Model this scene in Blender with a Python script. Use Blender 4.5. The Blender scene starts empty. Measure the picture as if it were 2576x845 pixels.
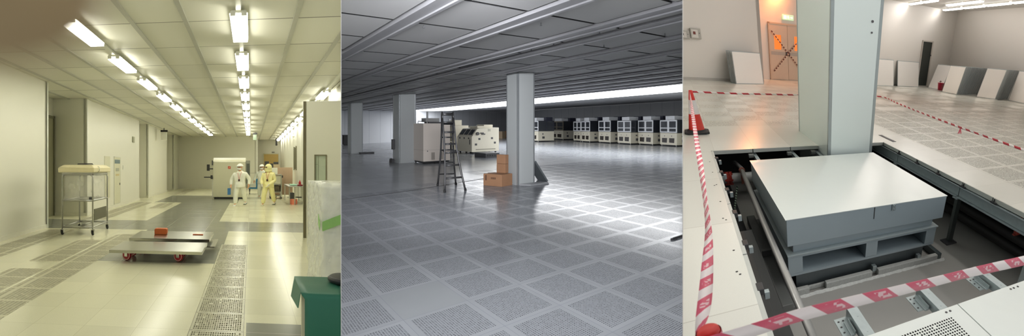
import bpy, bmesh, math, random
from mathutils import Vector, Matrix
random.seed(7)
PI = math.pi
C = bpy.context.scene.collection
EYE = 1.6                                   # the photographer's eye above the middle hall's floor

# ------------------------------------------------------------------ the three halls
class Hall:
    """A hall's plan axes: P(x across, y along, h up) in metres -> world."""
    def __init__(s, o, a, b, c, clips):
        s.o = Vector(o) + Vector((0, 0, EYE)); s.a = Vector(a); s.b = Vector(b); s.c = Vector(c); s.clips = clips
    def __call__(s, p): return s.o + s.a * p[0] + s.b * p[1] + s.c * p[2]
    def rig(s, x, y, h=0.0, yaw=0.0, k=1.0):
        """An upright square frame standing at a floor spot."""
        return Rig(s((x, y, h)), yaw, k, s.clips)
class Rig:
    def __init__(s, o, yaw, k, clips):
        s.o = o; c, n = math.cos(yaw) * k, math.sin(yaw) * k
        s.a = Vector((c, n, 0)); s.b = Vector((-n, c, 0)); s.c = Vector((0, 0, k)); s.clips = clips
    def __call__(s, p): return s.o + s.a * p[0] + s.b * p[1] + s.c * p[2]
class At:
    """A hall's axes moved to a spot on its floor, turned by yaw in plan."""
    def __init__(s, H, x, y, h=0.0, yaw=0.0):
        s.o = H((x, y, h)); c, n = math.cos(yaw), math.sin(yaw)
        s.a = H.a * c + H.b * n; s.b = H.b * c - H.a * n; s.c = H.c; s.clips = H.clips
    def __call__(s, p): return s.o + s.a * p[0] + s.b * p[1] + s.c * p[2]
# dividing walls between the halls: (a point, the side to keep)
DL, DR = -430.0 / 1020, 429.5 / 1020
def side(k, sgn): return (Vector((0, 0, EYE)), Vector((sgn, -sgn * k, 0)))
L = Hall((-2.3494, 3.5521, -1.8194), (.99552, -.09413, .00803), (-.54668, .84873, -.08903), (0, 0, 1), [side(DL - .0008, -1)])
M = Hall((-1.59897, 4.27731, -1.61007), (.80798, .62399, 0), (.58739, -.7839, 0), (0, 0, 1), [side(DL + .0008, 1), side(DR - .0008, -1)])
R = Hall((8.29187, 7.87088, -.30028), (1.41243, .57682, .01942), (-.3614, -.89242, -.19028), (-.4283, -.57482, 1.02792), [side(DR + .0008, 1)])
NOCLIP = Hall((0, 0, -EYE), (1, 0, 0), (0, 1, 0), (0, 0, 1), [])

# ------------------------------------------------------------------ materials
class NT:
    def __init__(s, name):
        s.m = bpy.data.materials.new(name); s.m.use_nodes = True
        s.t = s.m.node_tree; s.n = s.t.nodes; s.l = s.t.links
        s.p = s.n['Principled BSDF']; s.out = s.n['Material Output']
    def new(s, kind, **kw):
        n = s.n.new(kind)
        for k, v in kw.items(): setattr(n, k, v)
        return n
    def put(s, sock, v):
        if isinstance(v, bpy.types.NodeSocket): s.l.new(v, sock)
        else: sock.default_value = v
    def f(s, op, a, b=0.0, c=None):
        n = s.new('ShaderNodeMath', operation=op); s.put(n.inputs[0], a); s.put(n.inputs[1], b)
        if c is not None: s.put(n.inputs[2], c)
        return n.outputs[0]
    def mix(s, fac, a, b):
        n = s.new('ShaderNodeMix', data_type='RGBA'); s.put(n.inputs['Factor'], fac)
        s.put(n.inputs[6], a if isinstance(a, bpy.types.NodeSocket) else (*a, 1)); s.put(n.inputs[7], b if isinstance(b, bpy.types.NodeSocket) else (*b, 1))
        return n.outputs[2]
    def uv(s):
        n = s.new('ShaderNodeUVMap', uv_map='UVMap'); x = s.new('ShaderNodeSeparateXYZ'); s.l.new(n.outputs[0], x.inputs[0])
        return x.outputs[0], x.outputs[1]
    def obj(s): return s.new('ShaderNodeTexCoord').outputs['Object']
    def noise(s, scale, detail=2, vec=None):
        n = s.new('ShaderNodeTexNoise'); n.inputs['Scale'].default_value = scale; n.inputs['Detail'].default_value = detail
        s.l.new(vec if vec is not None else s.obj(), n.inputs['Vector']); return n.outputs['Fac']
    def wn(s, a, b):
        c = s.new('ShaderNodeCombineXYZ'); s.put(c.inputs[0], a); s.put(c.inputs[1], b)
        n = s.new('ShaderNodeTexWhiteNoise', noise_dimensions='2D'); s.l.new(c.outputs[0], n.inputs['Vector']); return n.outputs['Value']
    def col(s, v): s.put(s.p.inputs['Base Color'], v if isinstance(v, bpy.types.NodeSocket) else (*v, 1))
    def ramp(s, x, lo, hi): return s.f('MULTIPLY_ADD', x, hi - lo, lo)

def srgb(r, g, b):
    return tuple(((v / 255) / 12.92 if v / 255 < .04045 else ((v / 255 + .055) / 1.055) ** 2.4) for v in (r, g, b))
def mat(name, c, rough=.5, metal=0.0, var=0.06, scale=9.0, bump=0.0, spec=.5, alpha=1.0, trans=0.0):
    t = NT(name); n = t.noise(scale, 3)
    t.col(t.mix(n, [max(0, v * (1 - var)) for v in c], [min(1, v * (1 + var)) for v in c]))
    t.put(t.p.inputs['Roughness'], rough); t.put(t.p.inputs['Metallic'], metal); t.put(t.p.inputs['Specular IOR Level'], spec)
    if alpha < 1: t.put(t.p.inputs['Alpha'], alpha)
    if trans: t.put(t.p.inputs['Transmission Weight'], trans); t.put(t.p.inputs['IOR'], 1.15)
    if bump:
        b = t.new('ShaderNodeBump'); b.inputs['Strength'].default_value = bump; b.inputs['Distance'].default_value = .01
        t.l.new(n, b.inputs['Height']); t.l.new(b.outputs[0], t.p.inputs['Normal'])
    return t.m
def glow(name, c, power):
    t = NT(name); t.col((.8, .8, .8)); t.put(t.p.inputs['Emission Color'], (*c, 1)); t.put(t.p.inputs['Emission Strength'], power); return t.m

def grating(name, base, hole, nu, nv, fu, fv, margin=.07, rough=.3, seam=.006, seamc=None, omit=.02, plain=False, speck=0.0, spec=.5):
    """Floor tile of one module per UV unit; perforated unless plain."""
    t = NT(name); U, V = t.uv()
    u, v = t.f('FRACT', U), t.f('FRACT', V)
    du = t.f('MINIMUM', u, t.f('SUBTRACT', 1, u)); dv = t.f('MINIMUM', v, t.f('SUBTRACT', 1, v)); d = t.f('MINIMUM', du, dv)
    iu, iv = t.f('FLOOR', U), t.f('FLOOR', V)
    tone = t.ramp(t.wn(iu, iv), .95, 1.05)
    nz = t.noise(220 if speck else 3, 2)
    fac = t.f('MULTIPLY', tone, t.ramp(nz, 1 - max(speck, .04), 1 + max(speck, .04)))
    c = t.new('ShaderNodeVectorMath', operation='SCALE'); c.inputs[0].default_value = base; t.put(c.inputs['Scale'], fac)
    col = c.outputs[0]
    ro = t.ramp(t.noise(1.3, 3), rough * .8, rough * 1.2)
    if not plain:
        ins = t.f('GREATER_THAN', d, margin)
        def cell(x, n):
            y = t.f('MULTIPLY', t.f('DIVIDE', t.f('SUBTRACT', x, margin), 1 - 2 * margin), n)
            return t.f('ABSOLUTE', t.f('SUBTRACT', t.f('FRACT', y), .5)), t.f('FLOOR', y)
        a, ia = cell(u, nu); b, ib = cell(v, nv)
        h = t.f('MULTIPLY', t.f('LESS_THAN', a, fu / 2), t.f('LESS_THAN', b, fv / 2))
        r = t.wn(t.f('ADD', ia, t.f('MULTIPLY', iu, 37.3)), t.f('ADD', ib, t.f('MULTIPLY', iv, 51.7)))
        h = t.f('MULTIPLY', t.f('MULTIPLY', h, ins), t.f('GREATER_THAN', r, omit))
        hc = t.mix(r, [x * .6 for x in hole], [min(1, x * 1.5) for x in hole])
        col = t.mix(h, col, hc); ro = t.f('MAXIMUM', ro, t.f('MULTIPLY', h, .8))
        t.put(t.p.inputs['Specular IOR Level'], t.f('MULTIPLY', t.f('SUBTRACT', 1, h), spec))
    else: t.put(t.p.inputs['Specular IOR Level'], spec)
    s = t.f('LESS_THAN', d, seam)
    t.col(t.mix(s, col, seamc or [x * .45 for x in base])); t.put(t.p.inputs['Roughness'], ro)
    return t.m

def ceil_panels(name, base, seam):
    t = NT(name); U, V = t.uv(); v = t.f('FRACT', V)
    dv = t.f('MINIMUM', v, t.f('SUBTRACT', 1, v)); r = t.wn(t.f('FLOOR', U), t.f('FLOOR', V))
    c = t.new('ShaderNodeVectorMath', operation='SCALE'); c.inputs[0].default_value = base; t.put(c.inputs['Scale'], t.ramp(r, .9, 1.06))
    t.col(t.mix(t.f('LESS_THAN', dv, t.ramp(r, .004, .013)), c.outputs[0], seam)); t.put(t.p.inputs['Roughness'], .45); return t.m

def stripes(name, c1, c2, n=1.0, slant=.35, marks=True):
    """Barrier tape: UV u runs along it in stripe pairs, v across it."""
    t = NT(name); U, V = t.uv()
    x = t.f('FRACT', t.f('ADD', t.f('MULTIPLY', U, n), t.f('MULTIPLY', V, slant)))
    red = t.f('LESS_THAN', x, .56)
    if marks:                                # the worn white lettering inside the red blocks
        w = t.f('FLOOR', t.f('MULTIPLY', U, n * 17)); z = t.f('FLOOR', t.f('MULTIPLY', V, 5))
        k = t.f('MULTIPLY', t.f('GREATER_THAN', t.wn(w, z), .52), t.f('MULTIPLY', t.f('LESS_THAN', t.f('ABSOLUTE', t.f('SUBTRACT', V, .5)), .32), t.f('LESS_THAN', t.f('ABSOLUTE', t.f('SUBTRACT', x, .33)), .13)))
        red = t.f('MULTIPLY', red, t.f('SUBTRACT', 1, t.f('MULTIPLY', k, .6)))
    t.col(t.mix(red, c2, c1)); t.put(t.p.inputs['Roughness'], .45); return t.m
def film(name, c, alpha, rough=.12, scale=14, bump=.6):
    t = NT(name); n = t.noise(scale, 4); t.col(c); t.put(t.p.inputs['Roughness'], rough)
    t.put(t.p.inputs['Alpha'], t.ramp(n, alpha * .6, min(1, alpha * 1.4)))
    b = t.new('ShaderNodeBump'); b.inputs['Strength'].default_value = bump; b.inputs['Distance'].default_value = .03
    t.l.new(n, b.inputs['Height']); t.l.new(b.outputs[0], t.p.inputs['Normal']); return t.m
def seamed(name, c, pitch, seamc, rough=.45, w=.012):
    """Wall of upright panels: seams every pitch along UV u (metres)."""
    t = NT(name); U, V = t.uv(); x = t.f('DIVIDE', U, pitch); f = t.f('FRACT', x)
    d = t.f('MINIMUM', f, t.f('SUBTRACT', 1, f)); r = t.wn(t.f('FLOOR', x), 3.0)
    q = t.new('ShaderNodeVectorMath', operation='SCALE'); q.inputs[0].default_value = c
    t.put(q.inputs['Scale'], t.f('MULTIPLY', t.ramp(r, .97, 1.03), t.ramp(t.noise(.7, 3), .96, 1.04)))
    t.col(t.mix(t.f('LESS_THAN', d, w / pitch / 2), q.outputs[0], seamc)); t.put(t.p.inputs['Roughness'], rough); return t.m

# ------------------------------------------------------------------ mesh building
class MB:
    def __init__(s, F): s.F = F; s.v = []; s.f = []; s.mi = []; s.sm = []; s.uvs = {}
    def add(s, vs, fs, mi=0, sm=False, uvs=None, F=None):
        F = F or s.F; b = len(s.v); s.v += [F(p) for p in vs]
        for k, f in enumerate(fs):
            if uvs: s.uvs[len(s.f)] = [uvs[i] for i in f]
            s.f.append([b + i for i in f]); s.mi.append(mi); s.sm.append(sm)
        return s
    def box(s, x0, x1, y0, y1, z0, z1, mi=0, top=None, F=None):
        """top=(dx0,dx1,dy0,dy1) moves the upper corners."""
        t = top or (0, 0, 0, 0)
        return s.add([(x0, y0, z0), (x1, y0, z0), (x1, y1, z0), (x0, y1, z0), (x0 + t[0], y0 + t[2], z1), (x1 + t[1], y0 + t[2], z1), (x1 + t[1], y1 + t[3], z1), (x0 + t[0], y1 + t[3], z1)],
              [(0, 3, 2, 1), (4, 5, 6, 7), (0, 1, 5, 4), (1, 2, 6, 5), (2, 3, 7, 6), (3, 0, 4, 7)], mi, F=F)
    def prism(s, poly, ax, d0, d1, mi=0, F=None):
        """poly in the two axes other than ax, pushed from d0 to d1 along ax."""
        def q(p, d):
            return (d, p[0], p[1]) if ax == 0 else (p[0], d, p[1]) if ax == 1 else (p[0], p[1], d)
        n = len(poly); vs = [q(p, d0) for p in poly] + [q(p, d1) for p in poly]
        return s.add(vs, [tuple(range(n))[::-1], tuple(range(n, 2 * n))] + [(i, (i + 1) % n, n + (i + 1) % n, n + i) for i in range(n)], mi, F=F)
    def tube(s, pts, r, n=10, mi=0, caps=True, F=None, rs=None):
        pts = [Vector(p) for p in pts]; vs = []; fs = []; m = len(pts); up = None
        for i, p in enumerate(pts):
            d = (pts[min(i + 1, m - 1)] - pts[max(i - 1, 0)]).normalized()
            if up is None:
                up = Vector((0, 0, 1)) if abs(d.z) < .9 else Vector((1, 0, 0))
            x = d.cross(up).normalized(); up = x.cross(d).normalized(); rr = rs[i] if rs else r
            vs += [tuple(p + (x * math.cos(2 * PI * k / n) + up * math.sin(2 * PI * k / n)) * rr) for k in range(n)]
        for i in range(m - 1):
            fs += [(i * n + k, i * n + (k + 1) % n, (i + 1) * n + (k + 1) % n, (i + 1) * n + k) for k in range(n)]
        s.add(vs, fs, mi, True, F=F)
        if caps: s.add(vs[:n] + vs[-n:], [tuple(range(n))[::-1], tuple(range(n, 2 * n))], mi, F=F)
        return s
    def cyl(s, p0, p1, r0, r1=None, n=16, mi=0, F=None):
        return s.tube([p0, p1], r0, n, mi, True, F, [r0, r1 if r1 is not None else r0])
    def lathe(s, prof, c=(0, 0, 0), n=24, mi=0, axis=2, F=None):
        vs = []; fs = []
        for r, z in prof:
            for k in range(n):
                a = 2 * PI * k / n; q = [0, 0, 0]; q[(axis + 1) % 3] = r * math.cos(a); q[(axis + 2) % 3] = r * math.sin(a); q[axis] = z
                vs.append((c[0] + q[0], c[1] + q[1], c[2] + q[2]))
        for i in range(len(prof) - 1):
            fs += [(i * n + k, i * n + (k + 1) % n, (i + 1) * n + (k + 1) % n, (i + 1) * n + k) for k in range(n)]
        return s.add(vs, fs, mi, True, F=F)
    def build(s, name, mats, parent=None, bev=0.0, seg=2, loc=None, sharp=True):
        mats = mats if isinstance(mats, (list, tuple)) else [mats]
        if not s.v: return None
        if parent is not None: loc = Vector(parent['_o'])
        elif loc is None:
            xs = [Vector(v) for v in s.v]; lo = Vector([min(v[i] for v in xs) for i in range(3)]); hi = Vector([max(v[i] for v in xs) for i in range(3)])
            loc = Vector(((lo.x + hi.x) / 2, (lo.y + hi.y) / 2, lo.z))
        bm = bmesh.new(); bv = [bm.verts.new(v) for v in s.v]; ul = bm.loops.layers.uv.new('UVMap') if s.uvs else None
        for k, f in enumerate(s.f):
            try: bf = bm.faces.new([bv[i] for i in f])
            except ValueError: continue
            bf.material_index = s.mi[k]; bf.smooth = s.sm[k]
            if ul and k in s.uvs:
                for lp, q in zip(bf.loops, s.uvs[k]): lp[ul].uv = q
        bmesh.ops.remove_doubles(bm, verts=bm.verts, dist=1e-5)
        bmesh.ops.recalc_face_normals(bm, faces=bm.faces)
        for co, no in s.F.clips:
            if any((v.co - co).dot(no) < -1e-6 for v in bm.verts):
                r = bmesh.ops.bisect_plane(bm, geom=bm.verts[:] + bm.edges[:] + bm.faces[:], plane_co=co, plane_no=no, clear_inner=True)
                ed = [e for e in r['geom_cut'] if isinstance(e, bmesh.types.BMEdge) and e.is_boundary]
                if ed and not ul: bmesh.ops.holes_fill(bm, edges=ed, sides=0)
        if not bm.verts: bm.free(); return None
        bmesh.ops.translate(bm, verts=bm.verts, vec=-loc)
        me = bpy.data.meshes.new(name); bm.to_mesh(me); bm.free()
        for m in mats: me.materials.append(m)
        o = bpy.data.objects.new(name, me); C.objects.link(o)
        if parent is not None: o.parent = parent
        else: o.location = loc
        o['_o'] = tuple(loc)
        if bev:
            b = o.modifiers.new('edge', 'BEVEL'); b.width = bev; b.segments = seg; b.limit_method = 'ANGLE'; b.angle_limit = math.radians(40)
        return o
def thing(name, label, cat, loc, group=None):
    o = bpy.data.objects.new(name, None); C.objects.link(o); o.location = loc; o['_o'] = tuple(loc); o.empty_display_size = .1
    return tag(o, label, cat, group)
def tag(o, label, cat, group=None):
    o['label'] = label; o['category'] = cat
    if group: o['group'] = group
    return o
def struct(o):
    if o: o['kind'] = 'structure'
    return o
def copy_tree(o, loc, label=None, parent=None):
    c = o.copy(); C.objects.link(c)
    if parent is not None: c.parent = parent
    else:
        c.location = loc; c['_o'] = tuple(loc)
        if label: c['label'] = label
    for ch in list(o.children): copy_tree(ch, None, None, c)
    return c
def B(F): return MB(F)
ORD = ['nearest', 'second', 'third', 'fourth', 'fifth', 'sixth', 'seventh', 'eighth', 'ninth', 'tenth', 'eleventh', 'twelfth', 'thirteenth', 'fourteenth', 'fifteenth', 'sixteenth', 'seventeenth', 'eighteenth', 'nineteenth', 'twentieth']

def plan(name, H, xs, ys, pick, mats, h=0.0):
    """A floor or ceiling laid in cells between the grid lines xs, ys. pick(x,y)->(material, u0, v0, tile u, tile v) or None."""
    m = MB(H); hf = h if callable(h) else (lambda x, y: h)
    for x0, x1 in zip(xs, xs[1:]):
        for y0, y1 in zip(ys, ys[1:]):
            k = pick((x0 + x1) / 2, (y0 + y1) / 2)
            if k is None: continue
            q = [(x0, y0), (x1, y0), (x1, y1), (x0, y1)]
            m.add([(x, y, hf(x, y)) for x, y in q], [(0, 1, 2, 3)], k[0], uvs=[((x - k[1]) / k[3], (y - k[2]) / k[4]) for x, y in q])
    return struct(m.build(name, mats))
def wall(name, H, x0, y0, x1, y1, h0, h1, m, t=.12, sgn=1, hole=None):
    """Upright wall with thickness t, UV u in metres along it; h1 may be a pair."""
    ln = math.hypot(x1 - x0, y1 - y0); nx, ny = -(y1 - y0) / ln * t * sgn, (x1 - x0) / ln * t * sgn
    ha, hb = h1 if isinstance(h1, tuple) else (h1, h1)
    b = MB(H); segs = [(0, ln, h0, None)] if not hole else [(0, hole[0], h0, None), (hole[1], ln, h0, None), (hole[0], hole[1], hole[2], None)]
    for s0, s1, z0, _ in segs:
        def pt(s, k): return (x0 + (x1 - x0) * s / ln + nx * k, y0 + (y1 - y0) * s / ln + ny * k)
        def hz(s): return ha + (hb - ha) * s / ln
        vs = [(*pt(s0, 0), z0), (*pt(s1, 0), z0), (*pt(s1, 1), z0), (*pt(s0, 1), z0), (*pt(s0, 0), hz(s0)), (*pt(s1, 0), hz(s1)), (*pt(s1, 1), hz(s1)), (*pt(s0, 1), hz(s0))]
        uv = [(s0, z0), (s1, z0), (s1, z0), (s0, z0), (s0, hz(s0)), (s1, hz(s1)), (s1, hz(s1)), (s0, hz(s0))]
        b.add(vs, [(0, 3, 2, 1), (4, 5, 6, 7), (0, 1, 5, 4), (1, 2, 6, 5), (2, 3, 7, 6), (3, 0, 4, 7)], 0, uvs=uv)
    return struct(b.build(name, m))

# ------------------------------------------------------------------ camera, world
cam = bpy.data.cameras.new('camera'); co = bpy.data.objects.new('camera', cam); C.objects.link(co)
co.location = (0, 0, EYE); co.rotation_euler = (PI / 2, 0, 0)
cam.sensor_fit = 'HORIZONTAL'; cam.sensor_width = 36; cam.lens = 1020 / 2576 * 36; cam.shift_y = (313 - 422.5) / 2576
cam.clip_start = .004; cam.clip_end = 200
cam.dof.use_dof = True; cam.dof.focus_distance = 7.0; cam.dof.aperture_fstop = 3.4
bpy.context.scene.camera = co
w = bpy.data.worlds.new('world'); bpy.context.scene.world = w; w.use_nodes = True
w.node_tree.nodes['Background'].inputs['Color'].default_value = (.97, .98, 1, 1); w.node_tree.nodes['Background'].inputs['Strength'].default_value = .6
vs = bpy.context.scene.view_settings; vs.view_transform = 'Standard'; vs.look = 'None'; vs.exposure = 0; vs.gamma = 1; vs.use_curve_mapping = False
cy = bpy.context.scene.cycles; cy.use_denoising = True; cy.max_bounces = 8; cy.diffuse_bounces = 6; cy.transparent_max_bounces = 12
cy.caustics_reflective = False; cy.caustics_refractive = False; cy.sample_clamp_indirect = 6

# ------------------------------------------------------------------ shared materials
m_white = mat('white paint', srgb(232, 232, 224), .4)
m_lwall = mat('cream panel wall', (.8, .79, .7), .42, var=.025, scale=.8)
m_lwallp = seamed('cream panelled wall', (.8, .79, .7), 1.0, (.35, .34, .28))
m_steel = mat('brushed steel', (.46, .46, .43), .32, 1.0, var=.1, scale=40)
m_alu = mat('aluminium trim', (.74, .74, .68), .35, .2)
m_dark = mat('black plastic', (.02, .02, .022), .45)
m_dgrey = mat('dark grey', (.07, .07, .075), .5)
m_rub = mat('black rubber', (.015, .015, .016), .7)
m_lampL = glow('lamp tube warm', (1, .98, .83), 14.5)
m_lampM = glow('lamp panel cool', (.97, .985, 1), 5.6)
m_lampR = glow('lamp tube neutral', (1, .955, .91), 14.5)
m_glass = mat('pane glass', (.55, .62, .6), .08, alpha=.45)

# dividers between the halls: tapered walls that widen away from the photographer
for k, nm in ((DL, 'wall_divider_left'), (DR, 'wall_divider_right')):
    b = MB(NOCLIP)
    b.add([(( k + e * .0005) * y, y, z) for z in (-8, 14) for y in (1.75, 48) for e in (-1, 1)], [(0, 1, 3, 2), (4, 6, 7, 5), (0, 2, 6, 4), (1, 5, 7, 3), (0, 4, 5, 1), (2, 3, 7, 6)])
    struct(b.build(nm, m_white))

# ------------------------------------------------------------------ LEFT HALL shell
HCL = 3.45
TL = .52
f_cream = grating('cream terrazzo tile', srgb(220, 218, 190), (.1, .1, .1), 1, 1, .5, .5, plain=True, rough=.2, seam=.003, seamc=srgb(186, 183, 152), speck=.13, spec=.35)
f_slate = grating('dark grey tile', srgb(124, 126, 116), (.1, .1, .1), 1, 1, .5, .5, plain=True, rough=.2, spec=.4, seam=.008, seamc=srgb(150, 150, 140), speck=.05)
f_slot = grating('slotted floor grating', srgb(196, 194, 168), srgb(122, 120, 103), 21, 9, .66, .74, margin=.05, rough=.25, seam=.012, seamc=srgb(120, 116, 96))
f_fine = grating('slotted floor grating weathered', srgb(190, 187, 162), srgb(128, 124, 106), 10, 22, .8, .5, margin=.05, rough=.3, seam=.012, seamc=srgb(196, 194, 166))
rects = [  # x0,x1,y0,y1,material
    (-9, 9, -5, 40, 0), (-9, 3, 6.52, 8.38, 1), (-2.47, -.47, 2.9, 6.52, 1), (-2.93, -.83, 8.38, 17.5, 1), (-4.15, -.5, 14.9, 19.6, 1), (.02, 1.5, -5, .26, 1),
    (-.52, 0, -5, 4.68, 2), (-3.0, -2.47, -5, 5.75, 3), (-3.58, -3.05, -5, 2.25, 3), (-3.58, -3.05, 2.72, 4.9, 3), (-4.85, -4.22, -5, 6.3, 3),
    (-4.9, -4.2, 8.5, 14.8, 3), (-3.75, -3.2, 12, 14.5, 3), (-4.4, -3.7, 20, 26, 3)]
def pickL(x, y):
    r = [q for q in rects if q[0] < x < q[1] and q[2] < y < q[3]][-1]
    if r[4] == 3: return 3, r[1] - TL * 10, 2.25 - .52 * 20, r[1] - r[0], TL
    return r[4], 0, 0 if r[4] != 2 else 0, TL * (2 if r[4] == 1 else 1), TL * (2 if r[4] == 1 else 1)
xs = sorted({-6.6, 2.5} | {q[k] for q in rects for k in (0, 1) if -6.6 < q[k] < 2.5}); ys = sorted({-3.6, 31.6} | {q[k] for q in rects for k in (2, 3) if -3.6 < q[k] < 31.6})
plan('floor', L, xs, ys, pickL, [f_cream, f_slate, f_slot, f_fine])
c_panL = ceil_panels('cream ceiling panel', (.74, .73, .64), (.22, .21, .18))
plan('ceiling', L, [-6.6, 2.5], [-2.5, 31.6], lambda x, y: (0, -.09, 2.31, .8, 1.38), [c_panL], HCL)
b = B(L)
for k in range(-8, 4):
    x = -.09 + .8 * k
    b.box(x - .035, x + .035, -2.5, 31.5, HCL - .02, HCL + .01)
struct(b.build('trim_1', mat('ceiling bar grey', (.5, .5, .45), .4, .3)))
wl = []
wall('wall_left', L, -5.1, -3, -5.1, 6.55, 0, HCL, m_lwall, .1, 1)
wall('wall_left', L, -5.1, 6.55, -6.3, 6.55, 0, HCL, m_lwall, .1, 1)
wall('wall_left', L, -6.2, 6.5, -6.2, 9.3, 0, HCL, m_lwall, .1, 1)
wall('wall_left', L, -6.3, 9.3, -5.1, 9.3, 0, HCL, m_lwall, .1, 1)
wall('wall_left', L, -5.1, 9.3, -5.1, 16.0, 0, HCL, m_lwall, .1, 1)
wall('wall_left', L, -5.1, 16.0, -6.0, 16.0, 0, HCL, m_lwall, .1, 1)
wall('wall_left', L, -5.9, 16.0, -5.9, 17.7, 0, HCL, m_lwall, .1, 1)
wall('wall_left', L, -6.0, 17.7, -5.1, 17.7, 0, HCL, m_lwall, .1, 1)
wall('wall_left', L, -5.1, 17.7, -5.1, 22.8, 0, HCL, m_lwall, .1, 1)
wall('wall_left', L, -5.1, 22.8, -6.0, 22.8, 0, HCL, m_lwall, .1, 1)
wall('wall_left', L, -5.9, 22.8, -5.9, 25.2, 0, HCL, m_lwall, .1, 1)
wall('wall_left', L, -6.0, 25.2, -5.1, 25.2, 0, HCL, m_lwall, .1, 1)
wall('wall_left', L, -5.1, 25.2, -5.1, 27.2, 0, HCL, m_lwall, .1, 1)
wall('wall_back', L, -5.2, 27.1, .45, 27.1, 0, HCL, m_lwall, .1, 1)
wall('wall_back', L, .45, 27.1, .45, 31.5, 0, HCL, m_lwall, .1, 1)
wall('wall_back', L, .45, 31.4, 2.5, 31.4, 0, HCL, m_lwall, .1, 1)
wall('wall_right', L, 2.4, 31.5, 2.4, 5.0, 0, HCL, m_lwallp, .1, 1)
# bright metal corner strips and baseboards of the left wall
b = B(L)
for y in (6.55, 9.3, 17.7, 25.2): b.box(-5.12, -5.07, y - .025, y + .03, 0, HCL - .02)
struct(b.build('trim_2', m_alu))
b = B(L)
for y0, y1 in ((-3, 6.55), (9.3, 16), (17.7, 22.8), (25.2, 27.1)): b.box(-5.1, -5.08, y0, y1, 0, .09)
for y in (9.29, 17.69, 25.19): b.box(-6.2, -5.08, y - .02, y, 0, .09)
b.box(-5.1, .45, 27.07, 27.1, 0, .12)
struct(b.build('baseboard_left', mat('pale baseboard', (.78, .77, .68), .3)))

# ------------------------------------------------------------------ MIDDLE HALL shell
def hcm(x, y): return 2.99 + .03 * (x - 5) + .0115 * (y + 4)
f_perf = grating('perforated floor tile', srgb(148, 151, 157), srgb(92, 94, 100), 25, 25, .6, .55, omit=0, margin=.075, rough=.185, spec=.48, seam=.003, seamc=srgb(128, 130, 140))
f_gry = grating('grey floor tile', srgb(146, 149, 154), (.1, .1, .1), 1, 1, .5, .5, plain=True, rough=.2, spec=.3, seam=.004, seamc=srgb(135, 137, 146))
def jl(x): return -4.62 - .235 * x if x < 6 else -6.03 - .6 * (x - 6)
rnd = random.Random(3)
def pickM(x, y):
    i, j = math.floor(x / .6), math.floor(y / .6)
    if y < (-5.1 if x < 3 else -5.7 if x < 5.4 else -7.5): return 1, 0, 0, .6, .6
    if (i, j) in ((0, 1), (9, 1)): return 1, 0, 0, .6, .6
    return 0, 0, 0, .6, .6
plan('floor', M, [round(-1.2 + .6 * i, 4) for i in range(54)], [round(-40.8 + .6 * j, 4) for j in range(76)], pickM, [f_perf, f_gry])
b = B(M)
pts = [(.6, -4.77), (2.69, -5.1), (5.18, -5.83), (10, -8.5), (18.9, -13.8)]
for (xa, ya), (xb, yb) in zip(pts, pts[1:]):
    b.add([(xa, ya, .001), (xb, yb, .001), (xb, yb + .035, .001), (xa, ya + .035, .001), (xa, ya, .004), (xb, yb, .004), (xb, yb + .035, .004), (xa, ya + .035, .004)], [(0, 3, 2, 1), (4, 5, 6, 7), (0, 1, 5, 4), (1, 2, 6, 5), (2, 3, 7, 6), (3, 0, 4, 7)])
struct(b.build('trim_3', m_dgrey))
# ceiling: grey panels with dark gaps, hung between beams that run along the hall
m_cp = mat('grey ceiling panel', srgb(164, 164, 167), .5, var=.02, scale=1)
m_gap = mat('dark ceiling gap', (.012, .012, .014), .8)
m_beam = mat('grey ceiling beam', srgb(136, 136, 141), .4, .1)
beams = [-.52, .655, 1.83, 3.02, 3.55, 4.72, 5.98, 7.2, 8.35, 9.5, 10.7, 11.9, 13.1]
b = B(M)
b.add([(x, y, hcm(x, y) + .06) for x, y in ((-2, -41), (31, -41), (31, 4.4), (-2, 4.4))], [(0, 1, 2, 3)], 1)
edges = beams + [18.3, 19.5, 20.7, 21.9, 23.1, 24.3, 25.5, 26.7, 27.9, 29.1, 30.6]
for x0, x1 in zip(edges, edges[1:]):
    if x0 == 13.1: continue
    lo, hi = (x0 + .11, x1 - .14) if x1 < 13.2 else (x0 + .02, x1 - .03)
    y = -.48 - 1.18 * 34
    while y < 4:
        if not (x0 == 3.02 and -4.1 < y < -3.2):
            q = [(lo, y + .026), (hi, y + .026), (hi, y + 1.154), (lo, y + 1.154)]
            b.add([(x, yy, hcm(x, yy) + k) for k in (0, .05) for x, yy in q], [(0, 3, 2, 1)]); b.add([(x, yy, hcm(x, yy) + k) for k in (0.001, .05) for x, yy in q], [(4, 5, 6, 7), (0, 1, 5, 4), (1, 2, 6, 5), (2, 3, 7, 6), (3, 0, 4, 7)], 1)
        y += 1.18
struct(b.build('ceiling', [m_cp, m_gap]))
for x in beams:
    b = B(M); q = [(x - .1, -38), (x + .1, -38), (x + .1, 4.2), (x - .1, 4.2)]
    b.add([(xx, yy, hcm(xx, yy) + k) for k in (-.035, .055) for xx, yy in q], [(0, 3, 2, 1), (4, 5, 6, 7), (0, 1, 5, 4), (1, 2, 6, 5), (2, 3, 7, 6), (3, 0, 4, 7)])
    q = [(x + .06, -38), (x + .115, -38), (x + .115, 4.2), (x + .06, 4.2)]
    b.add([(xx, yy, hcm(xx, yy) + k) for k in (-.055, -.03) for xx, yy in q], [(0, 3, 2, 1), (4, 5, 6, 7), (0, 1, 5, 4), (1, 2, 6, 5), (2, 3, 7, 6), (3, 0, 4, 7)])
    struct(b.build('trim_4', m_beam, bev=.006))
m_mwall = seamed('grey panel wall', srgb(176, 178, 182), 1.2, srgb(120, 122, 128), .5, .02)
wall('wall_left', M, 4, -28.6, 30.7, -40.5, 0, (2.66, 3.33), m_mwall, .12, -1)
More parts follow.
